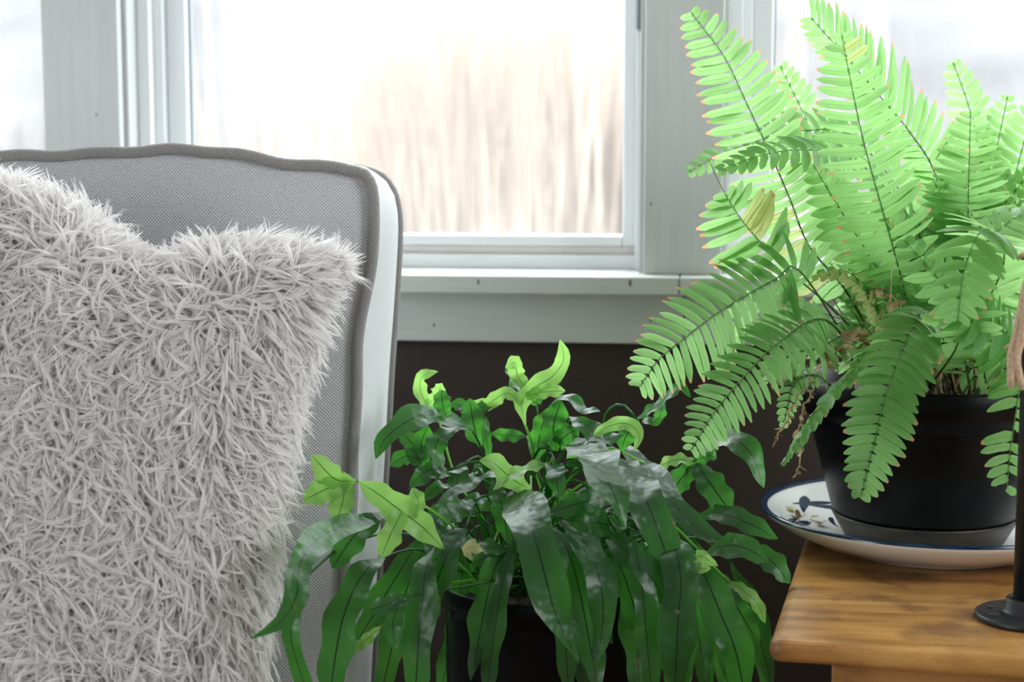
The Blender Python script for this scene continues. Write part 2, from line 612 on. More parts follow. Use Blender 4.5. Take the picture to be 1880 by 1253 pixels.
M['fabric'] = fabric('grey_woven_fabric', (0.29, 0.285, 0.29), (0.66, 0.66, 0.675), 620)
M['fabric_side_lit'] = fabric('grey_woven_fabric_lit', (0.48, 0.485, 0.49), (0.70, 0.70, 0.71), 620)  # same weave as the front, lightened in colour for window light on the boxing
M['piping'] = fabric('grey_piping_fabric', (0.13, 0.125, 0.12), (0.36, 0.345, 0.33), 620)
M['dark_wood'] = noisy('dark_wood_leg', (0.03, 0.018, 0.012), (0.06, 0.035, 0.02), 20, 0.4, stretch=(4, 4, 1))

YF, YB = -0.47, -0.31
SEAT_Z = 0.335
chair = thing('upholstered_chair', 'light grey woven armless chair with piped back beside the window', 'chair', (-0.35, -0.7, 0.0))
front_px = [(-420, 300), (-300, 292), (-150, 289), (0, 287), (100, 285), (180, 282), (260, 277), (340, 275.5), (420, 281), (480, 293), (540, 301), (610, 308), (655, 315),
            (670, 319), (680, 332), (688, 362), (692, 400), (690, 440), (681, 500), (671, 570), (663, 650), (660, 720), (661, 800), (656, 900), (650, 1000), (643, 1100), (636, 1220), (630, 1330)]
FO = [P(x, y, YF) for x, y in front_px]
FO = [Vector((p.x, p.y - 0.05 * max(0, (0.92 - p.z) / 0.6) ** 1.2, p.z)) for p in FO]       # the back leans: lower = nearer
CX = FO[0].x - 0.02
FO = FO[:]                                                                              # open outline, mirrored for the far side
left = [Vector((2 * CX - p.x, p.y, p.z)) for p in reversed(FO)]
OUT = left + FO
OUT = [p for i, p in enumerate(OUT) if i == 0 or (p - OUT[i - 1]).length > 1e-4]
back_px = [(-420, 297), (0, 297), (300, 289), (500, 297), (640, 310), (684, 318), (708, 333), (722, 356), (730, 390), (732, 430), (730, 500), (726, 580), (721, 660), (717, 760), (712, 880), (706, 1000), (700, 1150), (694, 1330)]
BO = [P(x, y, YB) for x, y in back_px]
BO = [Vector((p.x, p.y - 0.05 * max(0, (0.92 - p.z) / 0.6) ** 1.2, p.z)) for p in BO]
OUTB = [Vector((2 * CX - p.x, p.y, p.z)) for p in reversed(BO)] + BO
NO = 150
fo = catmull(OUT, NO)
bo = catmull(OUTB, NO)
# front panel: rays from the outline to a spine line, puffed
mb = MB()
cen_b, cen_t = Vector((CX, YF - 0.08, 0.30)), Vector((CX, YF - 0.01, 0.80))


def panel(outl, puff, sgn, name, mat):
    rows, uvs = [], []
    for k in range(13):
        s = k / 12.0
        row = []
        for p in outl:
            zc = min(max(p.z, 0.42), 0.78)
            c = Vector((CX + (p.x - CX) * 0.55, p.y, zc))
            q = p.lerp(c, s)
            q = Vector((q.x, q.y + sgn * puff * (1 - (1 - s) ** 3.0), q.z))
            row.append(q)
            uvs.append((q.x, q.z))
        rows.append(row)
    # middle sheet between the two inner loops
    m = MB().grid(rows, uvs)
    n = len(outl)
    inner = rows[-1]
    half = n // 2
    for i in range(half - 1):
        a, b_, c_, d_ = inner[i], inner[i + 1], inner[n - 2 - i], inner[n - 1 - i]
        m.add([a, b_, c_, d_], [(0, 1, 2, 3)], [(p.x, p.z) for p in (a, b_, c_, d_)])
    return m.build(name, mat, chair)


panel(fo, 0.028, -1, 'back_panel', M['fabric'])
panel(bo, 0.012, 1, 'rear_panel', M['fabric'])
# boxing strip around the edge of the back
rows, uvs = [], []
cum = 0.0
for i in range(NO):
    if i:
        cum += (fo[i] - fo[i - 1]).length
    row = []
    for k in range(9):
        s = k / 8.0
        q = fo[i].lerp(bo[i], s)
        out = Vector((q.x - CX, 0, q.z - 0.6)).normalized() * (0.010 * math.sin(math.pi * s))
        row.append(q + out)
        uvs.append((s * 0.16, cum))
    rows.append(row)
MB().grid(rows, uvs).build('boxing', M['fabric_side_lit'], chair)


def piping(pts, r, name, parent):
    m = MB().tube(pts, r, 10)
    m.uv = [(u * 2 * math.pi * r, v * len(pts) * 0.011) for u, v in m.uv]
    return m.build(name, M['piping'], parent)


FOW = [p + Vector((0.0015 * math.sin(i * 0.9), -0.003, 0.0012 * math.sin(i * 1.3 + 1))) for i, p in enumerate(fo)]
piping(catmull(FOW, 300), 0.0058, 'front_piping', chair)
piping(catmull([p + Vector((0, 0.003, 0)) for p in bo], 300), 0.0054, 'rear_piping', chair)
# seat, base, legs (below the picture)
wR = FO[-1].x
wL = 2 * CX - wR
MB().box(wL + 0.01, wR - 0.01, -1.06, YF - 0.055, SEAT_Z - 0.12, SEAT_Z).build('seat', M['fabric'], chair, bevel=0.03, seg=4)
MB().box(wL + 0.015, wR - 0.015, -1.04, YF - 0.0455, SEAT_Z - 0.22, SEAT_Z - 0.12).build('base', M['fabric'], chair, bevel=0.012)
MB().box(wL + 0.004, wR - 0.004, YF - 0.045, YB - 0.045, SEAT_Z - 0.22, FO[-1].z + 0.004).build('back_base', M['fabric'], chair, bevel=0.006)
for x in (wL + 0.05, wR - 0.05):
    for y in (-1.0, YB - 0.13):
        MB().lathe([(0.012, 0), (0.02, SEAT_Z - 0.22)], (x, y, 0), 12, True, True).build('leg', M['dark_wood'], chair)

# ------------------------------------------------------------------ shaggy pillow
def fur_mat():
    m, nt, b, out = new_mat('white_shag_yarn')
    uv = N(nt, 'ShaderNodeUVMap')
    sp = N(nt, 'ShaderNodeSeparateXYZ')
    nt.links.new(uv.outputs['UV'], sp.inputs[0])
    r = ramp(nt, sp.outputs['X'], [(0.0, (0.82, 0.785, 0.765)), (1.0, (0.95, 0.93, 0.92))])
    nt.links.new(r.outputs['Color'], b.inputs['Base Color'])
    b.inputs['Roughness'].default_value = 0.7
    b.inputs['Specular IOR Level'].default_value = 0.25
    tr = N(nt, 'ShaderNodeBsdfTranslucent')
    nt.links.new(r.outputs['Color'], tr.inputs['Color'])
    mx = N(nt, 'ShaderNodeMixShader')
    mx.inputs[0].default_value = 0.45
    nt.links.new(b.outputs[0], mx.inputs[1])
    nt.links.new(tr.outputs[0], mx.inputs[2])
    nt.links.new(mx.outputs[0], out.inputs['Surface'])
    return m


M['fur'] = fur_mat()
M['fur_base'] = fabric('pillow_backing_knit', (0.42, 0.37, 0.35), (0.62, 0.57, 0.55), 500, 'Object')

YP = -0.575
PS = 0.232                                      # half size
tilt = math.radians(-5.5)
TR = P(592, 478, YP)
EX = Vector((math.cos(tilt), 0, math.sin(tilt)))
EZ0 = Vector((-math.sin(tilt), 0, math.cos(tilt)))
lean = math.radians(14)
EZ = Vector((EZ0.x, math.sin(lean), EZ0.z * math.cos(lean)))
EN = EX.cross(EZ).normalized()                  # towards the camera (-y)
if EN.y > 0:
    EN = -EN
PC = TR - EX * PS - EZ * PS
TP = 0.105


def pil(a, b, side):
    """point on the cushion; a, b in [-1, 1]"""
    x = PS * a * (1 - 0.055 * (1 - b * b) * abs(a) ** 3)
    z = PS * b * (1 - 0.055 * (1 - a * a) * abs(b) ** 3)
    if b > 0.2:
        z += 0.034 * min(1.0, max(0.0, (0.42 - a) / 0.6)) * ((b - 0.2) / 0.8) ** 2 * min(1.0, (1 + a) / 0.4)
        z -= 0.012 * max(0.0, (a - 0.75) / 0.25) ** 2 * ((b - 0.2) / 0.8)
        z -= 0.026 * math.exp(-((a - 0.33) / 0.2) ** 2) * ((b - 0.2) / 0.8) ** 2
    th = TP * (max(0, 1 - a * a) * max(0, 1 - b * b)) ** 0.36
    th *= 1 - 0.12 * math.exp(-((a - 0.3) / 0.25) ** 2) * max(0, b)
    return PC + EX * x + EZ * z + EN * (side * th)


pillow = thing('shaggy_pillow', 'white shaggy throw pillow leaning on the grey chair back', 'pillow', (PC.x, PC.y, SEAT_Z))
NG = 40
ax = [math.sin((i / NG * 2 - 1) * math.pi / 2) for i in range(NG + 1)]
mb = MB()
for side in (1, -1):
    rows = [[pil(a, b, side) for a in (ax if side > 0 else ax[::-1])] for b in ax]
    mb.grid(rows)
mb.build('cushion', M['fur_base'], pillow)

# yarn tufts: clumps of thin ribbons
def make_fur():
    nc = 23000
    rs = np.random.default_rng(5)
    a = rs.uniform(-1.0, 1.0, nc * 2)
    b = rs.uniform(-1.0, 1.0, nc * 2)
    # denser at the rims, which are seen edge-on
    edge = rs.random(nc * 2) < 0.22
    k = rs.integers(0, 3, nc * 2)
    a = np.where(edge & (k == 0), 1 - rs.random(nc * 2) ** 2 * 0.12, a)
    b = np.where(edge & (k >= 1), 1 - rs.random(nc * 2) ** 2 * 0.12, b)
    keep = a > -2
    a, b = a[keep][:nc], b[keep][:nc]
    nc = len(a)
    side = np.where(rs.random(nc) < 0.86, 1, -1)
    side = np.where((np.maximum(np.abs(a), np.abs(b)) < 0.7), 1, side)
    Pt = np.array([pil(float(x), float(y), int(s)) for x, y, s in zip(a, b, side)])
    e = 0.015
    Pa = np.array([pil(float(min(1, x + e)), float(y), int(s)) for x, y, s in zip(a, b, side)]) - np.array([pil(float(max(-1, x - e)), float(y), int(s)) for x, y, s in zip(a, b, side)])
    Pb = np.array([pil(float(x), float(min(1, y + e)), int(s)) for x, y, s in zip(a, b, side)]) - np.array([pil(float(x), float(max(-1, y - e)), int(s)) for x, y, s in zip(a, b, side)])
    nn = np.cross(Pa, Pb) * side[:, None]
    nn /= np.linalg.norm(nn, axis=1, keepdims=True) + 1e-12
    en = np.array(EN)
    nn *= np.sign((nn * en).sum(1) * side)[:, None]
    ex, ez = np.array(EX), np.array(EZ)
    # combing: a smooth swirl field + gravity; outwards near the rims
    ph = 5.5 * a + 2.0 * np.sin(3.1 * b + 1.0)
    ph2 = 4.7 * b + 2.2 * np.sin(2.7 * a + 0.4) + 1.2 * np.sin(9 * a + 7 * b)
    sx = 0.55 * np.sin(ph2) + 0.35 * np.sin(ph * 1.7 + 2 * b) + rs.normal(0, 0.38, nc)
    sz = -0.45 + 0.45 * np.sin(ph) + rs.normal(0, 0.38, nc)
    outx = np.sign(a) * np.clip((np.abs(a) - 0.55) / 0.45, 0, 1) ** 1.5
    outz = np.clip((b - 0.5) / 0.5, 0, 1) ** 1.5
    sx = sx * (1 - 0.75 * np.abs(outx)) + 1.1 * outx
    sz = sz * (1 - 0.8 * outz) + 1.25 * outz - 0.25 * np.abs(outx)
    tang = ex[None] * sx[:, None] + ez[None] * sz[:, None]
    L = rs.uniform(0.025, 0.042, nc) * (1 + 0.30 * outz)
    rim = np.maximum(np.abs(outx), outz)
    tl = np.linalg.norm(tang, axis=1, keepdims=True) + 1e-9
    e1 = tang / tl
    e1 = e1 - nn * (e1 * nn).sum(1, keepdims=True)
    e1 /= np.linalg.norm(e1, axis=1, keepdims=True) + 1e-9
    e2 = np.cross(nn, e1)
    th0 = rs.normal(0, 0.55, nc) * (1 - 0.6 * rim)
    kap = rs.normal(0, 1.25, nc) * (1 - 0.65 * rim)            # bend of the yarn within the surface
    el0 = rs.uniform(0.75, 1.25, nc)                            # starts steep, then lies down
    el1 = rs.normal(-0.10, 0.22, nc) + 0.25 * rim
    V, F, U = [], [], []
    NR, SEG = 4, 7
    tt = np.linspace(0, 1, SEG + 1)
    prof = np.array([0.8, 1.0, 1.0, 1.0, 1.0, 0.95, 0.8, 0.35])
    for r_ in range(NR):
        off = rs.normal(0, 0.0007, (nc, 3))
        dth = rs.normal(0, 0.07, nc)
        Lr = L * rs.uniform(0.86, 1.04, nc)
        pts = np.empty((nc, SEG + 1, 3))
        p = Pt + off
        pts[:, 0] = p
        for j in range(1, SEG + 1):
            tm_ = (j - 0.5) / SEG
            th = th0 + dth * tm_ + kap * tm_
            el = el0 + (el1 - el0) * min(1.0, tm_ * 1.7) ** 0.8
            d = (e1 * np.cos(th)[:, None] + e2 * np.sin(th)[:, None]) * np.cos(el)[:, None] + nn * np.sin(el)[:, None]
            d = d + np.array([0, 0, -0.35])[None] * (tm_ * (1 - 0.85 * outz))[:, None]
            d /= np.linalg.norm(d, axis=1, keepdims=True)
            p = p + d * (Lr / SEG)[:, None]
            pts[:, j] = p
        tg = np.gradient(pts, axis=1)
        ref = nn + rs.normal(0, 0.55, (nc, 3))                 # flat side roughly along the surface
        sv = np.cross(tg, ref[:, None, :])
        sv /= np.linalg.norm(sv, axis=2, keepdims=True) + 1e-12
        w = rs.uniform(0.0007, 0.0014, nc)[:, None] * prof[None]
        Lf = pts - sv * w[:, :, None] * 0.5
        Rt = pts + sv * w[:, :, None] * 0.5
        v = np.stack([Lf, Rt], 2).reshape(nc, -1, 3)
        kk = v.shape[1]
        q = np.array([[2 * i, 2 * i + 1, 2 * i + 3, 2 * i + 2] for i in range(SEG)])
        base = sum(len(x) for x in V)
        F.append((q[None] + (np.arange(nc) * kk)[:, None, None]).reshape(-1, 4) + base)
        V.append(v.reshape(-1, 3))
        rnd = np.clip(rs.normal(0.55, 0.25, nc), 0, 1)
        uv = np.stack([np.repeat(rnd[:, None], kk, 1), np.repeat(np.repeat(tt, 2)[None], nc, 0)], 2).reshape(-1, 2)
        U.append(uv)
    o = np_mesh('shag_pile', np.concatenate(V), np.concatenate(F), M['fur'], pillow, np.concatenate(U))
    o['kind'] = 'stuff'


make_fur()

# ------------------------------------------------------------------ side table with pipe post
def wood_mat(name):
    m, nt, b, _ = new_mat(name)
    tc = N(nt, 'ShaderNodeTexCoord')
    mp = N(nt, 'ShaderNodeMapping')
    mp.inputs['Scale'].default_value = (2.2, 16, 16)
    mp.inputs['Rotation'].default_value = (0, 0, math.radians(-4))
    nt.links.new(tc.outputs['Object'], mp.inputs['Vector'])
    n1 = N(nt, 'ShaderNodeTexNoise', Scale=2.2, Detail=6.0, Roughness=0.6, Distortion=0.6)
    nt.links.new(mp.outputs['Vector'], n1.inputs['Vector'])
    r = ramp(nt, n1.outputs['Fac'], [(0.30, (0.12, 0.050, 0.012)), (0.46, (0.34, 0.155, 0.036)), (0.60, (0.46, 0.23, 0.060)), (0.78, (0.60, 0.34, 0.12))])
    n2 = N(nt, 'ShaderNodeTexNoise', Scale=16.0, Detail=4.0)
    nt.links.new(tc.outputs['Object'], n2.inputs['Vector'])
    r2 = ramp(nt, n2.outputs['Fac'], [(0.36, (0.30, 0.22, 0.18)), (0.5, (1, 1, 1))])
    mx = N(nt, 'ShaderNodeMix', _data_type='RGBA', _blend_type='MULTIPLY')
    mx.inputs['Factor'].default_value = 0.75
    nt.links.new(r.outputs['Color'], mx.inputs['A'])
    nt.links.new(r2.outputs['Color'], mx.inputs['B'])
    nt.links.new(mx.outputs['Result'], b.inputs['Base Color'])
    r3 = ramp(nt, n2.outputs['Fac'], [(0.3, (0.5, 0.5, 0.5)), (0.7, (0.28, 0.28, 0.28))])
    nt.links.new(r3.outputs['Color'], b.inputs['Roughness'])
    bump(nt, b, n1.outputs['Fac'], 0.15, 0.0008)
    return m


M['wood'] = wood_mat('worn_honey_wood')
M['black_iron'] = noisy('black_iron_pipe', (0.006, 0.007, 0.009), (0.014, 0.015, 0.018), 90, 0.42, 0.2, 0.0004)
M['black_plastic'] = noisy('matte_black_plastic', (0.0015, 0.0017, 0.002), (0.003, 0.0032, 0.004), 60, 0.38, 0.1, 0.0003, spec=0.14)

ZT = 0.51
c0 = PZ(1412, 1176, ZT)                         # near corner of the table top
c1 = PZ(1473, 998, ZT)                          # along the side edge
c2 = PZ(1880, 1212, ZT)                         # along the near edge
es = (c1 - c0).normalized()
ef = (c2 - c0).normalized()
ef = (ef - es * ef.dot(es)).normalized()
TBL_D, TBL_W = (0.0 - 0.06 - c0.y) / es.y - 0.02, 0.62
table = thing('side_table', 'worn honey brown wooden side table with black pipe post', 'table', (c0.x + 0.2, c0.y + 0.2, 0.0))


def tbox(u0, u1, v0, v1, z0, z1):
    m = MB().box(u0, u1, v0, v1, z0, z1)
    m.v = [tuple(Vector((c0.x, c0.y, 0)) + ef * x + es * y + Vector((0, 0, z))) for x, y, z in m.v]
    return m


tbox(0, TBL_W, 0, TBL_D, ZT - 0.0195, ZT).build('table_top', M['wood'], table, bevel=0.008, seg=4)
tbox(0.05, TBL_W - 0.05, 0.018, 0.038, ZT - 0.085, ZT - 0.0195).build('apron', M['wood'], table, bevel=0.002)
tbox(0.05, TBL_W - 0.05, TBL_D - 0.04, TBL_D - 0.02, ZT - 0.085, ZT - 0.0195).build('apron', M['wood'], table, bevel=0.002)
for v in (0.02, TBL_D - 0.06):
    for u in (0.05, TBL_W - 0.09):
        tbox(u, u + 0.04, v + (0.001 if v < 0.1 else -0.001), v + 0.04, 0, ZT - 0.0195).build('leg', M['wood'], table, bevel=0.003)
# pipe with floor flange
fc = PZ(1888, 1138, ZT)
fl = MB().lathe([(0.0, 0.0), (0.0440, 0.0), (0.0450, 0.0015), (0.0450, 0.0045), (0.0435, 0.0058), (0.0235, 0.0066), (0.0205, 0.009), (0.0195, 0.018), (0.0185, 0.019), (0.0135, 0.019)], (fc.x, fc.y, ZT + 0.0002), 56)
flange = fl.build('flange', M['black_iron'], table)
M['hole'] = noisy('black_screw_hole', (0.001, 0.001, 0.001), (0.002, 0.002, 0.002), 50, 0.8)
for k in range(8):
    th = math.radians(22 + 45 * k)
    r_ = 0.033
    h = MB().lathe([(0.0001, 0.0004), (0.0042 if k % 2 else 0.0052, 0.0004), (0.0042 if k % 2 else 0.0052, -0.001)], (fc.x + r_ * math.cos(th), fc.y + r_ * math.sin(th), ZT + 0.0064), 14)
    h.build('screw_hole', M['hole'], flange)
MB().lathe([(0.0135, 0.012), (0.0134, 0.9)], (fc.x, fc.y, ZT), 24, True, True).build('pipe', M['black_iron'], table)

# frayed twine tied round the pipe
M['twine'] = noisy('beige_twine', (0.42, 0.28, 0.17), (0.62, 0.46, 0.32), 300, 0.9, 0.5, 0.0006)
kz = P(1890, 470, fc.y).z
twine = thing('twine', 'frayed beige twine tied round the black pipe', 'twine', (fc.x, fc.y, kz))
ring = [Vector((fc.x + 0.0165 * math.cos(t), fc.y + 0.0165 * math.sin(t), kz + 0.002 * math.sin(2 * t))) for t in np.linspace(0, 2 * math.pi, 25)]
MB().tube(ring, 0.0026, 8).build('knot_loop', M['twine'], twine)
ty = fc.y - 0.02


def T(px, py, dy=0.0):
    return P(px, py, ty + dy)


for pts, rr in (([Vector((fc.x - 0.006, fc.y - 0.0165, kz)), T(1884, 520), T(1874, 570), T(1862, 625), T(1844, 640)], (0.0022, 0.0030, 0.0034, 0.0030, 0.0012)),
                ([Vector((fc.x - 0.004, fc.y - 0.0165, kz)), T(1886, 525, -.004), T(1873, 590, -.004), T(1859, 650, -.004), T(1857, 712, -.004)], (0.0022, 0.0032, 0.0036, 0.0042, 0.0036)),
                ([Vector((fc.x - 0.003, fc.y - 0.0165, kz)), T(1888, 540, -.008), T(1876, 620, -.008), T(1866, 660, -.006), T(1878, 716, -.006)], (0.0022, 0.003, 0.0034, 0.0036, 0.003))):
    cc = catmull(pts, 17)
    rad = [float(np.interp(i / 16, np.linspace(0, 1, len(rr)), rr)) for i in range(17)]
    MB().tube(cc, rad, 8).build('strand', M['twine'], twine)

# ------------------------------------------------------------------ plate under the fern pot
M['china'] = noisy('cream_glazed_china', (0.74, 0.73, 0.70), (0.78, 0.77, 0.74), 4, 0.12)
M['cobalt'] = noisy('blue_brushed_glaze', (0.002, 0.012, 0.035), (0.006, 0.032, 0.075), 60, 0.15)
pc = PZ(1712, 940, ZT + 0.036)
PCX, PCY = pc.x, pc.y
plate = thing('plate', 'cream china plate with blue brushed leaves under the fern pot', 'plate', (PCX, PCY, ZT))
R_ = 0.172
prof_o = [(0.0, 0.004), (0.088, 0.004), (0.090, 0.0005), (0.096, 0.0005), (0.098, 0.005), (0.125, 0.010), (0.150, 0.022), (R_ - 0.004, 0.034), (R_, 0.039)]
prof_i = [(R_ - 0.001, 0.0408), (R_ - 0.004, 0.0402), (0.148, 0.0265), (0.124, 0.0155), (0.100, 0.0108), (0.0, 0.0098)]


def zin(r):
    pr = sorted(prof_i)
    return float(np.interp(r, [p[0] for p in pr], [p[1] for p in pr]))


pl = MB().lathe(prof_o + prof_i, (PCX, PCY, ZT), 72).build('dish', M['china'], plate)
MB().lathe([(R_ + 0.0004, 0.0385), (R_ + 0.0002, 0.0412), (R_ - 0.002, 0.0416), (R_ - 0.0065, 0.0393)], (PCX, PCY, ZT), 72).build('rim_line', M['cobalt'], plate)
for k in range(9):
    a0 = math.radians(98 + 40 * k)
    for (dr, da, ln, wd, cv) in ((0.150, 0.08, 0.042, 0.0130, 0.25), (0.137, -0.08, 0.054, 0.0075, -0.15), (0.124, -0.20, 0.046, 0.0100, -0.35), (0.114, 0.16, 0.030, 0.0080, 0.5)):
        L_, R2, U2 = [], [], []
        n = 10
        for i in range(n + 1):
            s = i / n
            r = dr - 0.010 * s * (1 if cv > 0 else -1) - cv * 0.02 * s * s
            th = a0 + da + (ln * s) / dr
            w = wd * (math.sin(math.pi * min(1, s * 0.93 + 0.05)) ** 0.6) * (1.15 - 0.75 * s)
            for sgn, arr in ((1, L_), (-1, R2)):
                rr = r + sgn * w * 0.5
                arr.append((PCX + rr * math.cos(th), PCY + rr * math.sin(th), ZT + zin(rr) + 0.0003))
        m = MB().grid([L_, R2])
        m.build('painted_leaf', M['cobalt'], pl)
# ------------------------------------------------------------------ leaf materials
def leaf_mat(name, top, top2, trans, vein, rough, mixf, tip=None, spots=None, bstr=0.25, spec=0.5):
    m, nt, b, out = new_mat(name)
    uv = N(nt, 'ShaderNodeUVMap')
    sp = N(nt, 'ShaderNodeSeparateXYZ')
    nt.links.new(uv.outputs['UV'], sp.inputs[0])
    tc = N(nt, 'ShaderNodeTexCoord')
    no = N(nt, 'ShaderNodeTexNoise', Scale=28.0, Detail=3.0)
    nt.links.new(tc.outputs['Object'], no.inputs['Vector'])
    base = ramp(nt, no.outputs['Fac'], [(0.35, top), (0.65, top2)])
    # midrib: |u - 0.5| small
    a = N(nt, 'ShaderNodeMath', _operation='SUBTRACT')
    a.inputs[1].default_value = 0.5
    nt.links.new(sp.outputs['X'], a.inputs[0])
    ab = N(nt, 'ShaderNodeMath', _operation='ABSOLUTE')
    nt.links.new(a.outputs[0], ab.inputs[0])
    rib = ramp(nt, ab.outputs[0], [(0.012, (1, 1, 1)), (0.035, (0, 0, 0))])
    tmul = N(nt, 'ShaderNodeMix', _data_type='RGBA', _blend_type='MULTIPLY')
    tmul.inputs['A'].default_value = (*trans, 1)
    tn = ramp(nt, no.outputs['Fac'], [(0.3, (0.78, 0.82, 0.7)), (0.7, (1, 1, 1))])
    tmul.inputs['Factor'].default_value = 1.0
    nt.links.new(tn.outputs['Color'], tmul.inputs['B'])

    def over(col_socket, fac_socket, colour):
        x = N(nt, 'ShaderNodeMix', _data_type='RGBA')
        x.inputs['B'].default_value = (*colour, 1)
        nt.links.new(fac_socket, x.inputs['Factor'])
        nt.links.new(col_socket, x.inputs['A'])
        return x.outputs['Result']
    c_top = over(base.outputs['Color'], rib.outputs['Color'], vein)
    c_tr = over(tmul.outputs['Result'], rib.outputs['Color'], tuple(v * 1.2 for v in vein))
    if tip:
        n3 = N(nt, 'ShaderNodeMath', _operation='MULTIPLY_ADD')
        n3.inputs[1].default_value = 0.10
        nt.links.new(no.outputs['Fac'], n3.inputs[0])
        nt.links.new(sp.outputs['Y'], n3.inputs[2])
        tr_ = ramp(nt, n3.outputs[0], [(0.945, (0, 0, 0)), (0.975, (1, 1, 1))])
        c_top = over(c_top, tr_.outputs['Color'], tip)
        c_tr = over(c_tr, tr_.outputs['Color'], tuple(min(1, v * 1.5) for v in tip))
    if spots:
        ns = N(nt, 'ShaderNodeTexNoise', Scale=55.0, Detail=4.0)
        nt.links.new(tc.outputs['Object'], ns.inputs['Vector'])
        sr = ramp(nt, ns.outputs['Fac'], [(0.70, (0, 0, 0)), (0.76, (1, 1, 1))])
        c_top = over(c_top, sr.outputs['Color'], spots)
        c_tr = over(c_tr, sr.outputs['Color'], spots)
    nt.links.new(c_top, b.inputs['Base Color'])
    b.inputs['Roughness'].default_value = rough
    b.inputs['Specular IOR Level'].default_value = spec
    if bstr:
        nb = N(nt, 'ShaderNodeTexNoise', Scale=75.0, Detail=1.0)
        nt.links.new(tc.outputs['Object'], nb.inputs['Vector'])
        bump(nt, b, nb.outputs['Fac'], bstr, 0.004)
    tr = N(nt, 'ShaderNodeBsdfTranslucent')
    nt.links.new(c_tr, tr.inputs['Color'])
    mx = N(nt, 'ShaderNodeMixShader')
    mx.inputs[0].default_value = mixf
    nt.links.new(b.outputs[0], mx.inputs[1])
    nt.links.new(tr.outputs[0], mx.inputs[2])
    nt.links.new(mx.outputs[0], out.inputs['Surface'])
    return m


TIP = (0.50, 0.30, 0.16)
M['fern'] = leaf_mat('sword_fern_green', (0.035, 0.20, 0.022), (0.06, 0.26, 0.035), (0.50, 0.82, 0.33), (0.14, 0.36, 0.08), 0.42, 0.54, TIP)
M['fern_old'] = leaf_mat('yellowed_fern', (0.36, 0.42, 0.14), (0.45, 0.46, 0.18), (0.75, 0.85, 0.35), (0.2, 0.2, 0.06), 0.5, 0.5, TIP)
M['paw'] = leaf_mat('glossy_paw_fern_green', (0.007, 0.034, 0.010), (0.013, 0.052, 0.015), (0.17, 0.72, 0.08), (0.006, 0.03, 0.008), 0.36, 0.36, None, (0.22, 0.16, 0.05), 0.6, 0.65)
M['paw_pale_lit'] = leaf_mat('pale_backlit_paw_leaf', (0.18, 0.38, 0.08), (0.26, 0.46, 0.13), (0.50, 0.92, 0.22), (0.05, 0.20, 0.03), 0.34, 0.5)  # paler copy of the paw green, with backlight put into the colour
M['paw_dry'] = leaf_mat('withered_paw_leaf', (0.50, 0.48, 0.22), (0.62, 0.58, 0.32), (0.7, 0.7, 0.35), (0.3, 0.25, 0.1), 0.5, 0.4)
M['dry'] = noisy('dry_brown_frond', (0.24, 0.15, 0.07), (0.62, 0.46, 0.27), 160, 0.8)
M['soil'] = noisy('dark_potting_soil', (0.008, 0.006, 0.005), (0.07, 0.05, 0.035), 90, 0.95, 1.0, 0.006)


def stem_mat():
    m, nt, b, out = new_mat('fern_stem')
    uv = N(nt, 'ShaderNodeUVMap')
    sp = N(nt, 'ShaderNodeSeparateXYZ')
    nt.links.new(uv.outputs['UV'], sp.inputs[0])
    r = ramp(nt, sp.outputs['Y'], [(0.0, (0.035, 0.018, 0.010)), (0.28, (0.06, 0.045, 0.015)), (0.42, (0.06, 0.13, 0.03)), (1.0, (0.12, 0.25, 0.05))])
    nt.links.new(r.outputs['Color'], b.inputs['Base Color'])
    b.inputs['Roughness'].default_value = 0.5
    return m


M['stem'] = stem_mat()


def to_cam(p):
    return (CAM - p).normalized()


# ------------------------------------------------------------------ sword fern in its black pot
FCX, FCY = PCX - 0.008, PCY
ZP = ZT + 0.0102
fern = thing('potted_fern', 'bushy sword fern with brown tipped fronds in a black pot on plate', 'potted plant', (FCX, FCY, ZP))
M['pot_dirty'] = noisy('dirty_pot_saucer', (0.004, 0.004, 0.0035), (0.040, 0.029, 0.014), 30, 0.5, 0.3, 0.001, (1, 1, 3))
fpot = MB().lathe([(0.090, 0.0262), (0.093, 0.030), (0.105, 0.075), (0.117, 0.120), (0.1175, 0.128), (0.1235, 0.129), (0.1265, 0.162), (0.1245, 0.164), (0.121, 0.162), (0.117, 0.13), (0.10, 0.07), (0.088, 0.03)],
                  (FCX, FCY, ZP), 64, False, True).build('pot', M['black_plastic'], fern)
MB().lathe([(0.074, 0.0), (0.079, 0.0006), (0.092, 0.0235), (0.0935, 0.0262), (0.090, 0.0262)], (FCX, FCY, ZP), 64, True, True).build('saucer', M['pot_dirty'], fern)


def soil_disc(cx, cy, z, r, parent):
    rows = []
    rr = random.Random(3)
    for i in range(10):
        row = []
        for k in range(41):
            th = 2 * math.pi * (k % 40) / 40
            rad = r * (0.02 + 0.98 * i / 9)
            random.seed(int(i * 100 + k % 40))
            row.append((cx + rad * math.cos(th), cy + rad * math.sin(th), z + (random.random() - .5) * 0.008 * (i < 9)))
        rows.append(row)
    return MB().grid(rows).build('soil', M['soil'], parent)


ZS = ZP + 0.146
soil_disc(FCX, FCY, ZS, 0.1165, fern)


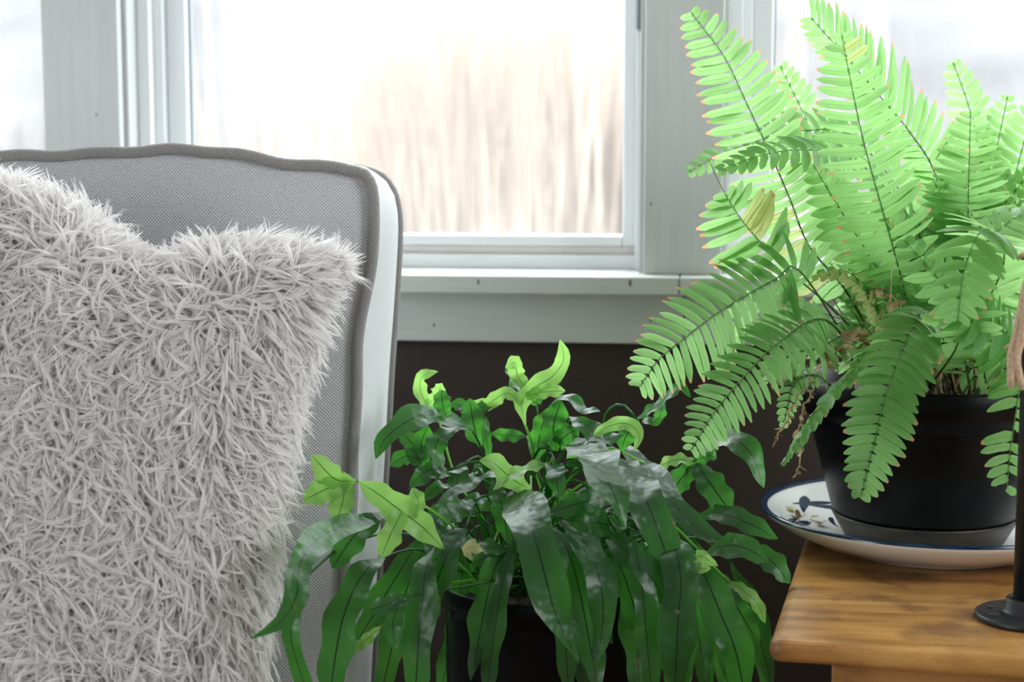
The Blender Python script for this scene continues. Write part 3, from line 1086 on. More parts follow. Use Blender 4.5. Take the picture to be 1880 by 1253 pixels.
def pinna(mb, base, d, nrm, L, w, curl, droop, brown, up_fold, rnd):
    """one leaflet: blade of 5 segments with a folded middle line"""
    side = d.cross(nrm).normalized()
    vs, uvs, fs = [], [], []
    SEG = 5
    prof = (0.68, 1.0, 0.98, 0.95, 0.80, 0.22)
    for i in range(SEG + 1):
        s = i / SEG
        c = base + d * (L * s) + side * (curl * L * s * s) - nrm * (droop * L * s * s) + Vector((0, 0, -0.06 * L * s * s))
        hw = w * 0.5 * prof[i] * (1 + 0.10 * math.sin(7 * s + rnd))
        v = s if brown else s * 0.84
        ed = nrm * (up_fold * w * prof[i])
        vs += [c - side * hw + ed, c, c + side * hw + ed]
        uvs += [(0.0, v), (0.5, v), (1.0, v)]
    for i in range(SEG):
        for k in range(2):
            a = i * 3 + k
            fs.append((a, a + 1, a + 4, a + 3))
    mb.add(vs, fs, uvs)


def frond(path, L, n, t0=0.2, sep=False, brown=0.5, fwd=0.25, up=0.45, droop=0.10, wid=None, roll=0.0, mat='fern', old=(), seed=0, missing=0.0, hint=None, tipfrac=0.12, stub=None, rs=0.0013, right=1.0, left=1.0, t1=1.0):
    r = random.Random(seed)
    pts = [P(*q) if not isinstance(q, Vector) else q for q in path]
    if stub is None:
        stub = Vector((FCX + r.uniform(-.035, .035), FCY + r.uniform(-.04, .03), ZS - 0.004))
    if stub is not False:
        pts = [stub] + pts
    NP_ = 40
    cv = catmull(pts, NP_)
    own = cv[0]
    mbs = MB().tube(cv, [rs * (1 - 0.72 * i / (NP_ - 1)) for i in range(NP_)], 6)
    fr = mbs.build('frond', M['stem'], fern, origin=own)
    total = sum((cv[i + 1] - cv[i]).length for i in range(NP_ - 1))
    if wid is None:
        wid = total * (1 - t0) / n * 1.12
    allm = MB()
    oldm = MB()
    for i in range(n):
        s = t0 + (t1 - t0) * (i + 0.5) / n
        x = s * (NP_ - 1)
        j = min(NP_ - 2, int(x))
        c = cv[j].lerp(cv[j + 1], x - j)
        T_ = (cv[min(j + 2, NP_ - 1)] - cv[max(j - 1, 0)]).normalized()
        h = hint if hint is not None else (to_cam(c) + Vector((0, 0, up)))
        nrm = (h - T_ * h.dot(T_)).normalized()
        side = T_.cross(nrm).normalized()
        if roll:
            nrm, side = (nrm * math.cos(roll) + side * math.sin(roll)).normalized(), (side * math.cos(roll) - nrm * math.sin(roll)).normalized()
        u = (i + 0.5) / n
        ln = L * min(1.0, 0.62 + u * 2.2) * (max(0.0, 1 - u ** 2.6) ** 0.62 + tipfrac * (u > 0.5))
        for sg in (1, -1):
            if r.random() < missing:
                continue
            kf = right if sg > 0 else left
            if kf <= 0:
                continue
            d = (side * sg + T_ * (fwd + 0.35 * u * u + r.uniform(-.08, .08)) + nrm * r.uniform(-.16, .16)).normalized()
            tw = r.uniform(-.30, .30) + 0.12 * sg
            sd = d.cross(nrm).normalized()
            pn = (nrm * math.cos(tw) + sd * math.sin(tw)).normalized()
            isold = any(a <= u <= b and (q == 0 or q == sg) for a, b, q in old)
            target = oldm if isold else allm
            wloc = wid * r.uniform(0.85, 1.08) * (1 - 0.25 * u)
            m = MB() if sep else target
            pinna(m, c + nrm * 0.0004, d, pn, ln * kf * r.uniform(0.92, 1.06), wloc, -sg * 0.10, droop + r.uniform(-.06, .08), r.random() < brown, 0.10, r.uniform(0, 6))
            if sep:
                m.build('leaflet', M['fern_old'] if isold else M[mat], fr, origin=c)
    if not sep:
        if allm.v:
            allm.build('leaflets', M[mat], fr, origin=own)['kind'] = 'stuff'
        if oldm.v:
            oldm.build('leaflets', M['fern_old'], fr, origin=own)['kind'] = 'stuff'
    # crinkled brown tip
    return fr


Yf = FCY
pxm = mpp(Yf)
# -- the fronds that stand out in the photograph
frond([(1560, 545, Yf - .03), (1487, 455, Yf - .05), (1452, 370, Yf - .06), (1420, 295, Yf - .07), (1378, 205, Yf - .07), (1330, 105, Yf - .06), (1268, 22, Yf - .05)], 88 * pxm, 31, 0.30, True, 0.85, 0.06, seed=1, old=((0.07, 0.11, -1), (0.20, 0.26, -1), (0.30, 0.33, -1)), right=0.95)
frond([(1475, 505, Yf - .10), (1423, 514, Yf - .11), (1352, 553, Yf - .13), (1305, 583, Yf - .14), (1258, 620, Yf - .14), (1210, 660, Yf - .14), (1174, 712, Yf - .13)], 88 * pxm, 26, 0.42, True, 0.8, 0.14, seed=2, stub=Vector((FCX - .05, FCY - .03, ZS)))
frond([(1520, 590, Yf - .10), (1427, 632, Yf - .16), (1384, 672, Yf - .175), (1349, 711, Yf - .18), (1309, 760, Yf - .18), (1268, 828, Yf - .175)], 66 * pxm, 27, 0.36, True, 0.25, 0.10, seed=3, stub=Vector((FCX - .05, FCY - .05, ZS)))
frond([(1722, 600, Yf - .10), (1690, 578, Yf - .15), (1648, 668, Yf - .19), (1624, 735, Yf - .20), (1604, 815, Yf - .195), (1580, 912, Yf - .185)], 74 * mpp(Yf - .18), 23, 0.40, True, 0.45, 0.12, seed=4, stub=Vector((FCX + .02, FCY - .06, ZS)), wid=24 * mpp(Yf - .18), droop=0.2)
frond([(1668, 560, Yf - .04), (1640, 455, Yf - .08), (1610, 350, Yf - .10), (1583, 250, Yf - .11), (1562, 150, Yf - .11), (1545, 62, Yf - .10)], 82 * pxm, 24, 0.36, True, 0.6, 0.12, seed=5, old=((0.86, 0.97, 1),), wid=0.011, missing=0.05)
frond([(1752, 520, Yf + .02), (1722, 335, Yf + .01), (1672, 245, Yf - .0), (1605, 165, Yf - .01), (1545, 95, Yf - .02), (1488, 32, Yf - .03)], 92 * pxm, 34, 0.34, True, 0.8, 0.55, seed=6, right=1.0, left=0.6, tipfrac=0.35)
# -- other fronds
frond([(1765, 590, Yf - .02), (1776, 450, Yf - .03), (1779, 320, Yf - .03), (1782, 208, Yf - .02)], 78 * pxm, 28, 0.30, False, 0.3, 0.10, seed=7)
frond([(1700, 470, Yf + .03), (1580, 300, Yf - .03), (1490, 276, Yf - .09), (1400, 284, Yf - .11), (1318, 314, Yf - .12)], 56 * pxm, 28, 0.36, False, 0.5, 0.2, seed=8, hint=Vector((0.1, -0.75, 0.8)))
frond([(1720, 480, Yf + .07), (1580, 262, Yf + .08), (1480, 240, Yf + .06), (1380, 262, Yf + .05), (1310, 290, Yf + .04), (1262, 318, Yf + .03)], 52 * pxm, 30, 0.36, False, 0.6, 0.2, seed=9, hint=Vector((0.1, -1.0, 0.45)))
frond([(1560, 600, Yf - .06), (1440, 490, Yf - .09), (1370, 415, Yf - .10), (1325, 345, Yf - .10), (1300, 290, Yf - .10)], 92 * pxm, 11, 0.64, False, 0.9, 0.15, seed=10, old=((0.3, 0.6, 1),), missing=0.12, wid=0.0125, t1=0.88, stub=Vector((FCX - .04, FCY - .02, ZS)), tipfrac=0.0)
frond([(1570, 480, Yf + .10), (1520, 330, Yf + .11), (1480, 220, Yf + .11), (1432, 120, Yf + .10)], 62 * pxm, 22, 0.45, False, 0.0, 0.25, seed=11)
frond([(1800, 480, Yf + .09), (1800, 290, Yf + .10), (1780, 200, Yf + .10), (1750, 114, Yf + .10)], 58 * pxm, 20, 0.45, False, 0.0, 0.25, seed=12)
frond([(1805, 480, Yf + .08), (1820, 330, Yf + .09), (1835, 250, Yf + .09), (1850, 176, Yf + .09)], 52 * pxm, 20, 0.45, False, 0.0, 0.25, seed=13)
frond([(1835, 480, Yf + .05), (1850, 380, Yf + .06), (1875, 280, Yf + .06), (1900, 190, Yf + .05)], 68 * pxm, 22, 0.40, False, 0.2, 0.2, seed=14)
frond([(1600, 560, Yf + .06), (1560, 440, Yf + .07), (1530, 370, Yf + .07), (1505, 310, Yf + .07)], 60 * pxm, 16, 0.40, False, 0.1, 0.25, seed=15)
# dark fronds arching towards the viewer on the near side
frond([(1755, 640, Yf - .14), (1765, 560, Yf - .18), (1795, 470, Yf - .20), (1850, 410, Yf - .20), (1930, 370, Yf - .19)], 74 * pxm, 28, 0.22, False, 0.2, 0.15, seed=16, up=2.0, wid=0.0115)
frond([(1830, 520, Yf - .16), (1835, 440, Yf - .22), (1800, 425, Yf - .25), (1770, 500, Yf - .26), (1758, 590, Yf - .25)], 84 * pxm, 26, 0.30, False, 0.25, 0.1, seed=17, up=1.2, wid=0.0115)
frond([(1850, 640, Yf - .12), (1790, 575, Yf - .17), (1730, 520, Yf - .19), (1660, 440, Yf - .17)], 72 * pxm, 20, 0.25, False, 0.1, 0.3, seed=18, up=0.6, wid=0.0125)
frond([(1900, 690, Yf - .10), (1830, 620, Yf - .15), (1780, 570, Yf - .17), (1700, 500, Yf - .15)], 70 * pxm, 18, 0.25, False, 0.1, 0.3, seed=31, up=0.3, wid=0.0125)
frond([(1610, 640, Yf - .14), (1560, 690, Yf - .17), (1520, 735, Yf - .185), (1480, 790, Yf - .185), (1438, 852, Yf - .18)], 34 * pxm, 24, 0.30, False, 0.15, 0.5, seed=19, hint=Vector((-0.8, -0.35, 0.6)), wid=0.0125, stub=Vector((FCX - .02, FCY - .08, ZS)))
frond([(1830, 680, Yf - .12), (1872, 690, Yf - .17), (1868, 740, Yf - .18), (1856, 820, Yf - .18), (1848, 905, Yf - .17)], 58 * pxm, 16, 0.34, False, 0.2, 0.15, seed=20, missing=0.1, stub=Vector((FCX + .05, FCY - .05, ZS)))
frond([(1580, 605, Yf - .05), (1500, 600, Yf - .06), (1440, 604, Yf - .07), (1370, 612, Yf - .07)], 46 * pxm, 22, 0.30, False, 0.8, 0.2, seed=21, hint=Vector((0.1, -0.25, 1.0)))
frond([(1440, 560, Yf + .08), (1370, 570, Yf + .12), (1338, 625, Yf + .13), (1328, 690, Yf + .125)], 40 * pxm, 16, 0.45, False, 0.0, 0.2, seed=22)
frond([(1500, 690, Yf - .12), (1460, 700, Yf - .14), (1447, 740, Yf - .145), (1438, 785, Yf - .14)], 26 * pxm, 15, 0.35, False, 0.0, 0.15, seed=23, stub=Vector((FCX - .09, FCY - .05, ZS + .004)))
frond([(1560, 620, Yf - .07), (1500, 640, Yf - .12), (1455, 650, Yf - .13), (1400, 690, Yf - .13)], 55 * pxm, 18, 0.25, False, 0.2, 0.2, seed=24, stub=Vector((FCX - .08, FCY - .03, ZS)))
# -- filling of the crown
rf = random.Random(40)
for k in range(26):
    tx, ty_ = rf.uniform(1470, 1900), rf.uniform(280, 560)
    yy = Yf + rf.uniform(-.06, .12)
    bx = rf.uniform(1620, 1780)
    mid = (0.55 * tx + 0.45 * bx + rf.uniform(-20, 20), 0.5 * ty_ + 0.5 * 640 - rf.uniform(20, 70), yy)
    frond([mid, (tx, ty_, yy + rf.uniform(-.03, .02))], rf.uniform(44, 66) * pxm, rf.randint(14, 20), rf.uniform(.25, .45), False, 0.25, 0.25, seed=100 + k, up=rf.uniform(0.2, 1.6), missing=0.06)
for k in range(16):
    tx, ty_ = rf.uniform(1440, 1640), rf.uniform(480, 640)
    yy = Yf + rf.uniform(-.09, .10)
    mid = (0.5 * tx + 0.5 * 1660, ty_ - rf.uniform(0, 50) + 40, yy)
    frond([mid, (tx, ty_, yy)], rf.uniform(22, 40) * pxm, rf.randint(9, 14), rf.uniform(.3, .5), False, 0.5, 0.25, seed=200 + k, up=rf.uniform(0.2, 1.6), missing=0.2, mat='fern' if k % 4 else 'fern_old')
for k in range(22):
    tx, ty_ = rf.uniform(1580, 1900), rf.uniform(380, 600)
    yy = Yf + rf.uniform(-.02, .11)
    bx = rf.uniform(1640, 1800)
    mid = (0.5 * tx + 0.5 * bx, 0.5 * ty_ + 0.5 * 650 - rf.uniform(10, 60), yy)
    frond([mid, (tx, ty_, yy - rf.uniform(.0, .04))], rf.uniform(46, 66) * pxm, rf.randint(13, 17), rf.uniform(.15, .35), False, 0.2, 0.2, seed=300 + k, up=rf.uniform(0.0, 1.4), missing=0.05)
for k in range(40):
    b0 = Vector((FCX + rf.uniform(.0, .10), FCY + rf.uniform(-.10, .02), ZS - .003))
    e = b0 + Vector((rf.uniform(-.03, .04), rf.uniform(-.02, .03), rf.uniform(.03, .09)))
    MB().tube(catmull([b0, b0.lerp(e, .5) + Vector((rf.uniform(-.006, .006), 0, 0)), e], 6), [0.0014, 0.0013, 0.0012, 0.0011, 0.001, 0.0008], 5).build('bare_stem', M['stem'] if k % 2 else M['dry'], fern, origin=b0)
# -- bare stems and dried fronds
for k in range(34):
    b0 = Vector((FCX + rf.uniform(-.09, .09), FCY + rf.uniform(-.09, .06), ZS - .003))
    tx, ty_ = rf.uniform(1450, 1860), rf.uniform(470, 620)
    e = P(tx, ty_, b0.y + rf.uniform(-.03, .05))
    mid = b0.lerp(e, .5) + Vector((rf.uniform(-.012, .012), 0, rf.uniform(.0, .02)))
    MB().tube(catmull([b0, mid, e], 9), [0.0013 - 0.0001 * i for i in range(9)], 5).build('bare_stem', M['stem'] if k % 3 else M['dry'], fern, origin=b0)


def dry_frond(path, seed, w=0.006, n=16):
    r = random.Random(seed)
    pts = [P(*q) for q in path]
    cv = catmull(pts, 24)
    cv = [p + Vector((r.uniform(-.002, .002), r.uniform(-.002, .002), r.uniform(-.002, .002))) for p in cv]
    m = MB().tube(cv, 0.0008, 5)
    for i in range(n):
        c = cv[3 + (i * 20) // n]
        d = Vector((r.uniform(-1, 1), r.uniform(-1, .3), r.uniform(-1, .6))).normalized()
        nr = d.cross(Vector((r.uniform(-1, 1), r.uniform(-1, 1), r.uniform(-1, 1)))).normalized()
        pinna(m, c, d, nr, w * r.uniform(0.8, 1.8), w * 0.8, r.uniform(-.6, .6), r.uniform(-.5, .9), False, r.uniform(-.3, .4), r.uniform(0, 6))
    m.build('dry_frond', M['dry'], fern, origin=cv[0])


dry_frond([(1500, 690, Yf - .125), (1470, 720, Yf - .15), (1445, 770, Yf - .155), (1420, 818, Yf - .15)], 1, 0.004)
dry_frond([(1500, 700, Yf - .12), (1475, 750, Yf - .15), (1462, 800, Yf - .155), (1472, 830, Yf - .155), (1458, 880, Yf - .15)], 2, 0.0045)
dry_frond([(1480, 690, Yf - .12), (1430, 700, Yf - .145), (1400, 705, Yf - .15), (1378, 722, Yf - .15)], 3, 0.004)
dry_frond([(1620, 600, Yf - .05), (1590, 520, Yf - .04), (1605, 450, Yf - .03), (1600, 400, Yf - .03)], 4, 0.007)
dry_frond([(1600, 640, Yf - .08), (1560, 610, Yf - .09), (1530, 650, Yf - .11), (1500, 680, Yf - .12)], 5, 0.009)
dry_frond([(1680, 640, Yf - .07), (1650, 560, Yf - .06), (1610, 530, Yf - .05), (1560, 540, Yf - .05)], 6, 0.008)
dry_frond([(1780, 680, Yf - .09), (1800, 620, Yf - .09), (1840, 600, Yf - .09)], 7, 0.008)
dry_frond([(1720, 690, Yf - .10), (1700, 640, Yf - .10), (1740, 600, Yf - .09)], 8, 0.007)
# litter on the plate
for k, (px, py) in enumerate(((1457, 940), (1466, 955), (1488, 952), (1503, 964), (1850, 964))):
    r = random.Random(60 + k)
    q = PZ(px, py, ZT + 0.03)
    rad = math.hypot(q.x - PCX, q.y - PCY)
    for _ in range(4):
        q = PZ(px, py, ZT + zin(min(rad, 0.17)))
        rad = math.hypot(q.x - PCX, q.y - PCY)
    m = MB()
    for j in range(3):
        d = Vector((r.uniform(-1, 1), r.uniform(-1, 1), 0.15)).normalized()
        pinna(m, q + Vector((0, 0, 0.0012)), d, Vector((r.uniform(-.3, .3), r.uniform(-.3, .3), 1)).normalized(), 0.009, 0.006, r.uniform(-.5, .5), -0.2, False, 0.12, j)
    tag(m.build('dry_leaf_bit', M['paw_dry'] if k % 2 == 0 else M['dry'], None, origin=q),
        ['crumpled olive leaf bit on the plate, furthest from the table edge', 'crumpled brown leaf bit on the plate below the olive one', 'small olive leaf bit on the plate nearest the painted leaf', 'small brown leaf bit beside the pot base on the plate', 'curled dry leaf bit on the plate beside the black pipe'][k], 'leaf')

# ------------------------------------------------------------------ paw fern in the low black pot
KY = -0.43
kc = P(990, 1062, KY)
KX, KZ = kc.x, kc.z
paw = thing('potted_paw_fern', 'dark glossy paw fern with lobed leaves in a black pot between chair and table', 'potted plant', (KX, KY, 0.0))
MB().lathe([(0.075, 0.0), (0.080, 0.004), (0.094, KZ - 0.03), (0.0945, KZ - 0.022), (0.0985, KZ - 0.02), (0.100, KZ - 0.003), (0.098, KZ), (0.095, KZ - 0.002), (0.092, KZ - 0.05)], (KX, KY, 0), 56, True, True).build('pot', M['black_plastic'], paw)
KS = KZ - 0.010
soil_disc(KX, KY, KS, 0.0925, paw)


def strip(mb, path, width, lobe=False, up=0.5, wave=0.15, cup=0.10, seed=0, hint=None, n=20, tip=0.0):
    r = random.Random(seed)
    cv = catmull(path, n)
    ph, fq = r.uniform(0, 6), r.uniform(2.2, 3.6)
    vs, uvs, fs = [], [], []
    for i in range(n):
        t = i / (n - 1)
        T_ = (cv[min(i + 1, n - 1)] - cv[max(i - 1, 0)]).normalized()
        h = hint if hint is not None else (to_cam(cv[i]) + Vector((0, 0, up)))
        nr = h - T_ * h.dot(T_)
        nr = nr.normalized() if nr.length > 1e-6 else Vector((0, 0, 1))
        sd = T_.cross(nr).normalized()
        tw = 0.28 * math.sin(fq * 1.3 * t + ph * 1.7)
        nr, sd = (nr * math.cos(tw) + sd * math.sin(tw)), (sd * math.cos(tw) - nr * math.sin(tw))
        if lobe:
            w = np.interp(t, [0, .12, .35, .6, .8, .92, 1], [.55, .72, .9, 1, .82, .5, .06])
        else:
            w = np.interp(t, [0, .08, .2, .4, .6, .8, .92, 1], [.12, .30, .72, .97, 1, .78, .42, .04])
        w = width * 0.5 * float(w)
        for k, s in enumerate((-1, -.55, 0, .55, 1)):
            rip = wave * width * math.sin(2 * math.pi * fq * t + ph + (1.3 if s < 0 else 0)) * abs(s) ** 1.5
            e = 1 + 0.13 * math.sin(2 * math.pi * fq * 1.1 * t + ph * (2 if s < 0 else 3)) * abs(s)
            p = cv[i] + sd * (w * s * e) + nr * (rip * w / (width * .5) + cup * w * abs(s) ** 1.3 * 1.2)
            vs.append(p)
            uvs.append(((s + 1) / 2, t))
    for i in range(n - 1):
        for k in range(4):
            a = i * 5 + k
            fs.append((a, a + 1, a + 6, a + 5))
    mb.add(vs, fs, uvs)


LEAFN = [0]


def pawleaf(strips, pet=None, mat='paw', up=0.5, wave=0.15, cup=0.10, hint=None, petr=0.0012, label=None):
    """strips: [(path of (px, py, dy), width px)], the first is the blade, the others its lobes"""
    LEAFN[0] += 1
    sd = LEAFN[0]
    r = random.Random(sd)
    m = MB()
    for i, (path, w) in enumerate(strips):
        pts = [P(x, y, KY + dy) for x, y, dy in path]
        W = w * mpp(KY + path[0][2])
        strip(m, pts, W, i > 0, up, wave, cup, sd * 7 + i, hint)
    first = P(*strips[0][0][0][:2], KY + strips[0][0][0][2])
    pp = [P(x, y, KY + dy) for x, y, dy in pet] if pet else []
    root = Vector((KX + r.uniform(-.055, .055), KY + r.uniform(-.055, .055), KS))
    pp = [root] + (pp if pp else [root.lerp(first, .55) + Vector((0, 0, max(0.02, .35 * (first - root).length)))]) + [first]
    tm = MB().tube(catmull(pp, 26), petr, 6)
    m.add(tm.v, tm.f, [(0.32, 0.3)] * len(tm.v))
    o = m.build('leaf', M[mat], paw, origin=root)
    if label:
        o['label'] = label
    return o


D = 0.0
# left side
pawleaf([([(654, 884, -.17), (615, 880, -.175), (572, 836, -.18)], 46), ([(646, 884, -.17), (605, 896, -.175), (556, 920, -.18)], 48), ([(636, 886, -.17), (628, 925, -.18), (617, 964, -.185)], 46)], [(825, 962, -.09), (745, 912, -.14)], 'paw_pale_lit', 0.1, .06)
pawleaf([([(812, 1006, -.14), (775, 968, -.16), (735, 938, -.17), (695, 908, -.175), (658, 884, -.18)], 58), ([(738, 940, -.17), (718, 980, -.18), (700, 1024, -.185)], 44), ([(756, 950, -.165), (768, 925, -.16), (757, 896, -.155)], 30)], [(905, 1078, -.05), (857, 1048, -.10)], 'paw_pale_lit', 0.2, .07)
pawleaf([([(735, 934, -.13), (685, 952, -.16), (625, 968, -.21), (572, 1000, -.27), (548, 1045, -.30), (545, 1095, -.31), (515, 1143, -.32), (461, 1173, -.33)], 52), ([(690, 950, -.16), (650, 985, -.18), (610, 1044, -.19)], 52)], [(860, 1010, -.05), (795, 952, -.09)], 'paw', 0.3, .10)
pawleaf([([(560, 1060, -.26), (546, 1110, -.28), (534, 1165, -.29), (548, 1225, -.285), (575, 1300, -.27)], 34)], [(760, 985, -.1), (640, 1000, -.16)], 'paw', 0.2)
pawleaf([([(705, 1022, -.15), (670, 1050, -.18), (640, 1105, -.19), (620, 1180, -.20), (602, 1310, -.20)], 70)], [(850, 1050, -.08), (770, 1010, -.12)], 'paw', 0.8, .07)
pawleaf([([(800, 1005, -.12), (782, 1050, -.16), (774, 1120, -.17), (767, 1200, -.175), (760, 1310, -.17)], 62)], [(880, 1040, -.06), (830, 990, -.1)], 'paw', 0.8, .07)
pawleaf([([(760, 1093, -.17), (720, 1108, -.18), (668, 1124, -.19)], 34), ([(742, 1098, -.175), (722, 1140, -.185), (726, 1192, -.19)], 36)], [(961, 1060, -.09), (850, 1078, -.14)], 'paw', 0.2, .07)
pawleaf([([(700, 1150, -.16), (672, 1176, -.17), (642, 1200, -.175)], 22)], [(800, 1080, -.11)], 'paw_pale_lit', 0.2)
pawleaf([([(790, 862, .0), (765, 826, .01), (734, 788, .015)], 40), ([(778, 846, .0), (774, 815, .01), (786, 782, .01)], 36), ([(776, 846, .0), (746, 838, .005), (716, 856, .0)], 32)], [(835, 950, .0), (812, 905, .0)], 'paw', 0.1, .06)
pawleaf([([(868, 792, -.02), (830, 772, -.03), (780, 762, -.05), (738, 780, -.07), (706, 808, -.08), (690, 843, -.085)], 52), ([(820, 768, -.035), (813, 745, -.035), (810, 716, -.03)], 34), ([(856, 784, -.025), (826, 792, -.045), (800, 818, -.06), (812, 860, -.065)], 42)], [(905, 930, -.0), (885, 830, -.01)], 'paw', 1.6, .08)
pawleaf([([(882, 822, -.01), (870, 782, -.01), (862, 732, -.0)], 46), ([(868, 760, 0), (845, 745, .01), (826, 742, .01)], 28), ([(870, 750, 0), (895, 745, .01), (928, 728, .02)], 26)], [(915, 930, 0)], 'paw', 0.9, .08)
pawleaf([([(806, 772, .04), (784, 745, .045), (771, 712, .045), (778, 690, .04), (804, 683, .03)], 26), ([(784, 742, .045), (800, 730, .04), (812, 704, .03)], 28)], [(850, 900, .02)], 'paw_pale_lit', 0.2, .12)
pawleaf([([(850, 850, -.03), (840, 880, -.05), (842, 905, -.055)], 40), ([(836, 872, -.04), (800, 870, -.06), (750, 900, -.07)], 30)], None, 'paw', 1.4, .10)
pawleaf([([(900, 850, -.02), (893, 800, -.02), (892, 765, -.015)], 18)], None, 'paw', 0.2)
# the tall ones in the middle
pawleaf([([(964, 780, .0), (958, 738, .0), (985, 710, .0), (1014, 692, .0), (1035, 660, .0), (1028, 624, .0)], 38), ([(960, 742, 0), (930, 722, .005), (895, 742, .01), (866, 738, .01)], 28), ([(966, 728, 0), (1000, 720, -.005), (1038, 718, -.01)], 28), ([(968, 716, .01), (950, 690, .02), (946, 666, .02), (928, 676, .015)], 30)], [(990, 890, 0), (978, 820, 0)], 'paw_pale_lit', 0.2, .10)
pawleaf([([(985, 745, .03), (955, 712, .03), (928, 676, .03)], 36), ([(985, 740, .03), (1000, 705, .03), (1005, 680, .03)], 28)], [(1000, 860, .02)], 'paw', 1.2)
pawleaf([([(1010, 745, .0), (1040, 728, -.01), (1070, 752, -.02), (1102, 756, -.03)], 30)], [(1005, 830, .0)], 'paw', 1.3)
pawleaf([([(1022, 830, -.01), (1016, 785, -.01), (1030, 736, -.0)], 50), ([(1024, 815, -.01), (1042, 798, -.02), (1064, 788, -.02)], 40)], None, 'paw', 0.2)
pawleaf([([(985, 850, 0), (992, 795, .01), (1008, 748, .01)], 40)], None, 'paw', 0.3)
pawleaf([([(968, 802, .09), (935, 800, .09), (902, 796, .09)], 26)], [(985, 860, .06)], 'paw', 0.2)
pawleaf([([(1045, 766, -.01), (1078, 784, -.03), (1112, 806, -.05), (1145, 800, -.06)], 40)], [(1030, 840, .0)], 'paw', 1.3)
pawleaf([([(1168, 770, -.01), (1192, 755, -.02), (1216, 738, -.025), (1238, 716, -.03), (1252, 712, -.03), (1268, 730, -.035)], 30), ([(1180, 772, -.01), (1205, 772, -.02), (1222, 742, -.025)], 22)], [(1105, 800, -.0), (1118, 752, -.0), (1145, 744, -.005)], 'paw', 0.9)
pawleaf([([(1082, 812, -.04), (1112, 786, -.05), (1150, 778, -.06), (1174, 800, -.07), (1164, 828, -.075)], 28)], None, 'paw_pale_lit', 0.6)
pawleaf([([(1140, 830, -.02), (1150, 800, -.02), (1172, 770, -.01)], 34)], None, 'paw', 0.3)
pawleaf([([(975, 900, -.04), (940, 880, -.06), (905, 850, -.07), (880, 846, -.075)], 44)], None, 'paw_pale_lit', 0.3)
pawleaf([([(1020, 850, -.05), (1022, 872, -.09), (1025, 918, -.10)], 40)], [(1000, 870, -.02), (1010, 832, -.03)], 'paw', 0.6)
pawleaf([([(1010, 850, -.03), (965, 862, -.06), (925, 885, -.08), (905, 900, -.09)], 30)], None, 'paw_pale_lit', 1.2)
pawleaf([([(930, 862, -.04), (880, 880, -.08), (835, 905, -.1), (800, 930, -.12)], 30)], None, 'paw', 1.6)
# big glossy leaves on the near side
pawleaf([([(1046, 806, .02), (1074, 822, -.06), (1102, 862, -.13), (1130, 915, -.16), (1148, 972, -.17)], 82)], [(1010, 900, -.02), (1028, 838, -.03)], 'paw', 1.9, .11)
pawleaf([([(1132, 838, .02), (1152, 858, -.05), (1184, 915, -.11), (1210, 980, -.13), (1232, 1055, -.135), (1242, 1118, -.135)], 66)], [(1080, 930, -.02), (1120, 845, -.03)], 'paw', 1.3, .11)
pawleaf([([(1138, 812, .05), (1165, 838, .0), (1205, 882, -.06), (1246, 935, -.09), (1290, 978, -.10), (1348, 1003, -.11)], 52)], None, 'paw', 1.0, .10)
pawleaf([([(948, 900, -.02), (956, 916, -.10), (978, 975, -.17), (1000, 1055, -.19), (1022, 1135, -.19), (1064, 1218, -.185)], 76)], [(960, 980, -.04), (945, 915, -.08)], 'paw', 1.2, .07)
pawleaf([([(1036, 948, -.02), (1058, 972, -.10), (1090, 1030, -.15), (1107, 1100, -.165), (1104, 1170, -.16), (1090, 1225, -.155)], 58)], [(1010, 1000, -.03), (1020, 945, -.06)], 'paw', 1.0, .08)
pawleaf([([(1112, 988, -.10), (1150, 1012, -.13), (1195, 1060, -.145), (1224, 1118, -.15)], 54)], None, 'paw', 0.4, .06)
pawleaf([([(1232, 985, -.09), (1243, 1015, -.14), (1250, 1075, -.15), (1244, 1150, -.155), (1238, 1300, -.15)], 68)], [(1100, 1010, -.03), (1190, 980, -.06)], 'paw', 1.0, .07)
pawleaf([([(1275, 1030, -.09), (1295, 1060, -.12), (1322, 1125, -.13), (1350, 1195, -.135), (1372, 1300, -.13)], 66)], None, 'paw', 0.5)
pawleaf([([(1282, 838, -.03), (1310, 815, -.05), (1345, 806, -.07), (1380, 836, -.085), (1402, 896, -.09)], 48)], [(1150, 960, -.0), (1235, 890, -.02)], 'paw', 1.2, .06)
pawleaf([([(1276, 850, -.02), (1305, 890, -.04), (1345, 946, -.05)], 54), ([(1282, 850, -.02), (1250, 880, -.03), (1230, 915, -.035)], 42), ([(1280, 846, -.02), (1300, 836, -.03), (1316, 842, -.03)], 30)], [(1160, 960, .0), (1225, 900, -.01)], 'paw', 0.2, .05)
pawleaf([([(1205, 860, -.02), (1240, 845, -.025), (1282, 850, -.03)], 26)], None, 'paw_pale_lit', 0.5)
pawleaf([([(1282, 946, -.04), (1328, 944, -.06), (1380, 964, -.075), (1428, 990, -.08)], 42)], [(1150, 975, .0), (1240, 945, -.02)], 'paw', 0.2, .05)
pawleaf([([(1290, 1018, -.10), (1335, 1002, -.13), (1375, 1010, -.14), (1412, 1034, -.145)], 50)], None, 'paw', 0.8, .05)
pawleaf([([(1370, 1010, -.06), (1415, 1030, -.075), (1450, 1072, -.08)], 44)], [(1200, 1000, .0), (1300, 990, -.03)], 'paw', 0.2, .05)
pawleaf([([(1262, 1030, -.12), (1285, 1022, -.15), (1318, 1040, -.155)], 26), ([(1268, 1034, -.13), (1285, 1044, -.15), (1305, 1044, -.155)], 22)], None, 'paw_pale_lit', 0.3, .14)
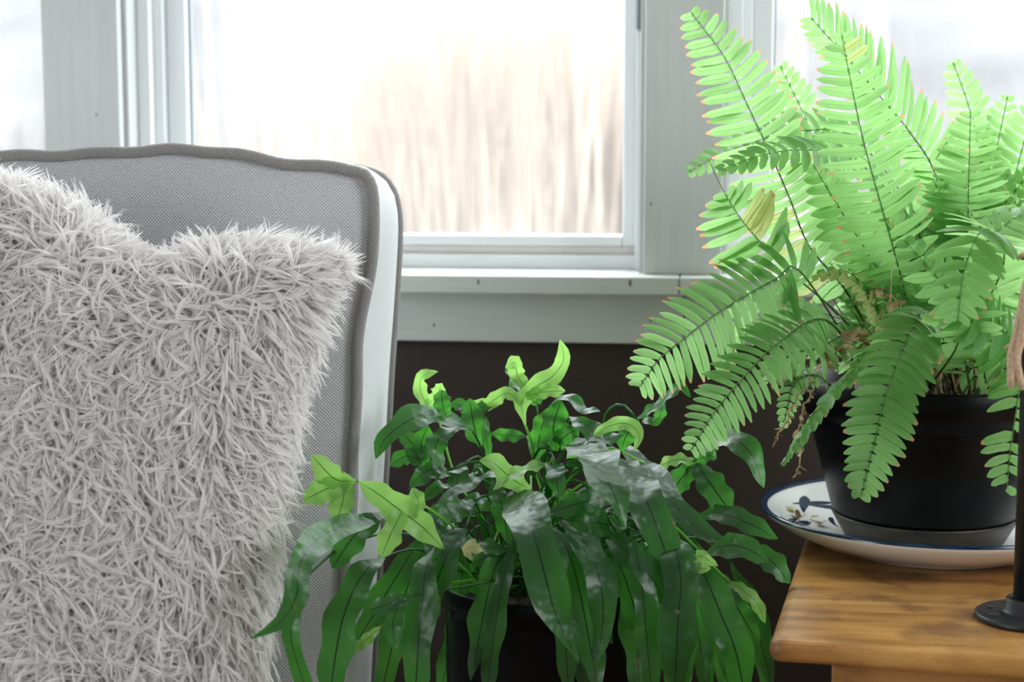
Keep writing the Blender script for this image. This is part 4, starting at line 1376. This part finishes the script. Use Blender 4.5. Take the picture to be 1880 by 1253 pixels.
pawleaf([([(1340, 1068, -.06), (1365, 1085, -.075), (1390, 1110, -.08), (1405, 1145, -.08)], 26)], None, 'paw_pale_lit', 0.2, .05)
pawleaf([([(1140, 905, -.08), (1080, 920, -.11), (1000, 945, -.12)], 44)], None, 'paw', 0.3)
pawleaf([([(1150, 970, -.08), (1090, 960, -.11), (1030, 955, -.12)], 48)], None, 'paw', 0.7)
pawleaf([([(900, 1010, -.10), (868, 1004, -.14), (855, 1012, -.145), (868, 1030, -.14)], 26)], None, 'paw_dry', 0.5, .2)
pawleaf([([(960, 1010, -.06), (900, 1005, -.11), (850, 1010, -.13), (790, 1030, -.14)], 48)], None, 'paw', 0.8)
pawleaf([([(830, 960, -.07), (815, 985, -.10), (780, 1030, -.12)], 56)], None, 'paw', 0.2)
pawleaf([([(905, 880, -.05), (920, 925, -.07), (935, 1000, -.08)], 42)], None, 'paw', 0.3)
pawleaf([([(870, 920, -.04), (835, 935, -.07), (800, 955, -.09), (790, 985, -.1)], 50)], None, 'paw', 0.4)
# filling: low dark leaves round the pot and short ones inside the crown
rk = random.Random(77)
for k in range(30):
    x0 = rk.uniform(760, 1260)
    sgn = -1 if x0 < 1000 else 1
    x1 = x0 + sgn * rk.uniform(10, 130)
    y1 = rk.uniform(1150, 1330)
    dy = rk.uniform(-.12, .08)
    pawleaf([([(x0, rk.uniform(960, 1030), dy), ((x0 + x1) / 2, rk.uniform(1030, 1090), dy - .03), (x1, y1, dy - .04)], rk.uniform(34, 60))], None, 'paw', rk.uniform(0.1, 0.8))
for k in range(34):
    x0, y0 = rk.uniform(800, 1240), rk.uniform(860, 1040)
    a = rk.uniform(0, 6.28)
    L = rk.uniform(50, 120)
    x1, y1 = x0 + math.cos(a) * L, y0 + abs(math.sin(a)) * L * 0.5 - 10
    dy = rk.uniform(-.09, .09)
    pawleaf([([(x0, y0, dy), ((x0 + x1) / 2, (y0 + y1) / 2 - 14, dy - .02), (x1, y1, dy - .03)], rk.uniform(22, 42))], None, 'paw' if k % 5 else 'paw_pale_lit', rk.uniform(0.2, 1.6))
for k in range(9):
    x0 = rk.uniform(1300, 1420)
    dy = rk.uniform(-.02, .12)
    pawleaf([([(x0 - 60, rk.uniform(1030, 1080), dy), (x0 - 20, rk.uniform(1090, 1130), dy - .02), (x0 + rk.uniform(-10, 30), rk.uniform(1180, 1330), dy - .02)], rk.uniform(30, 46))], None, 'paw', rk.uniform(0.1, 0.6))
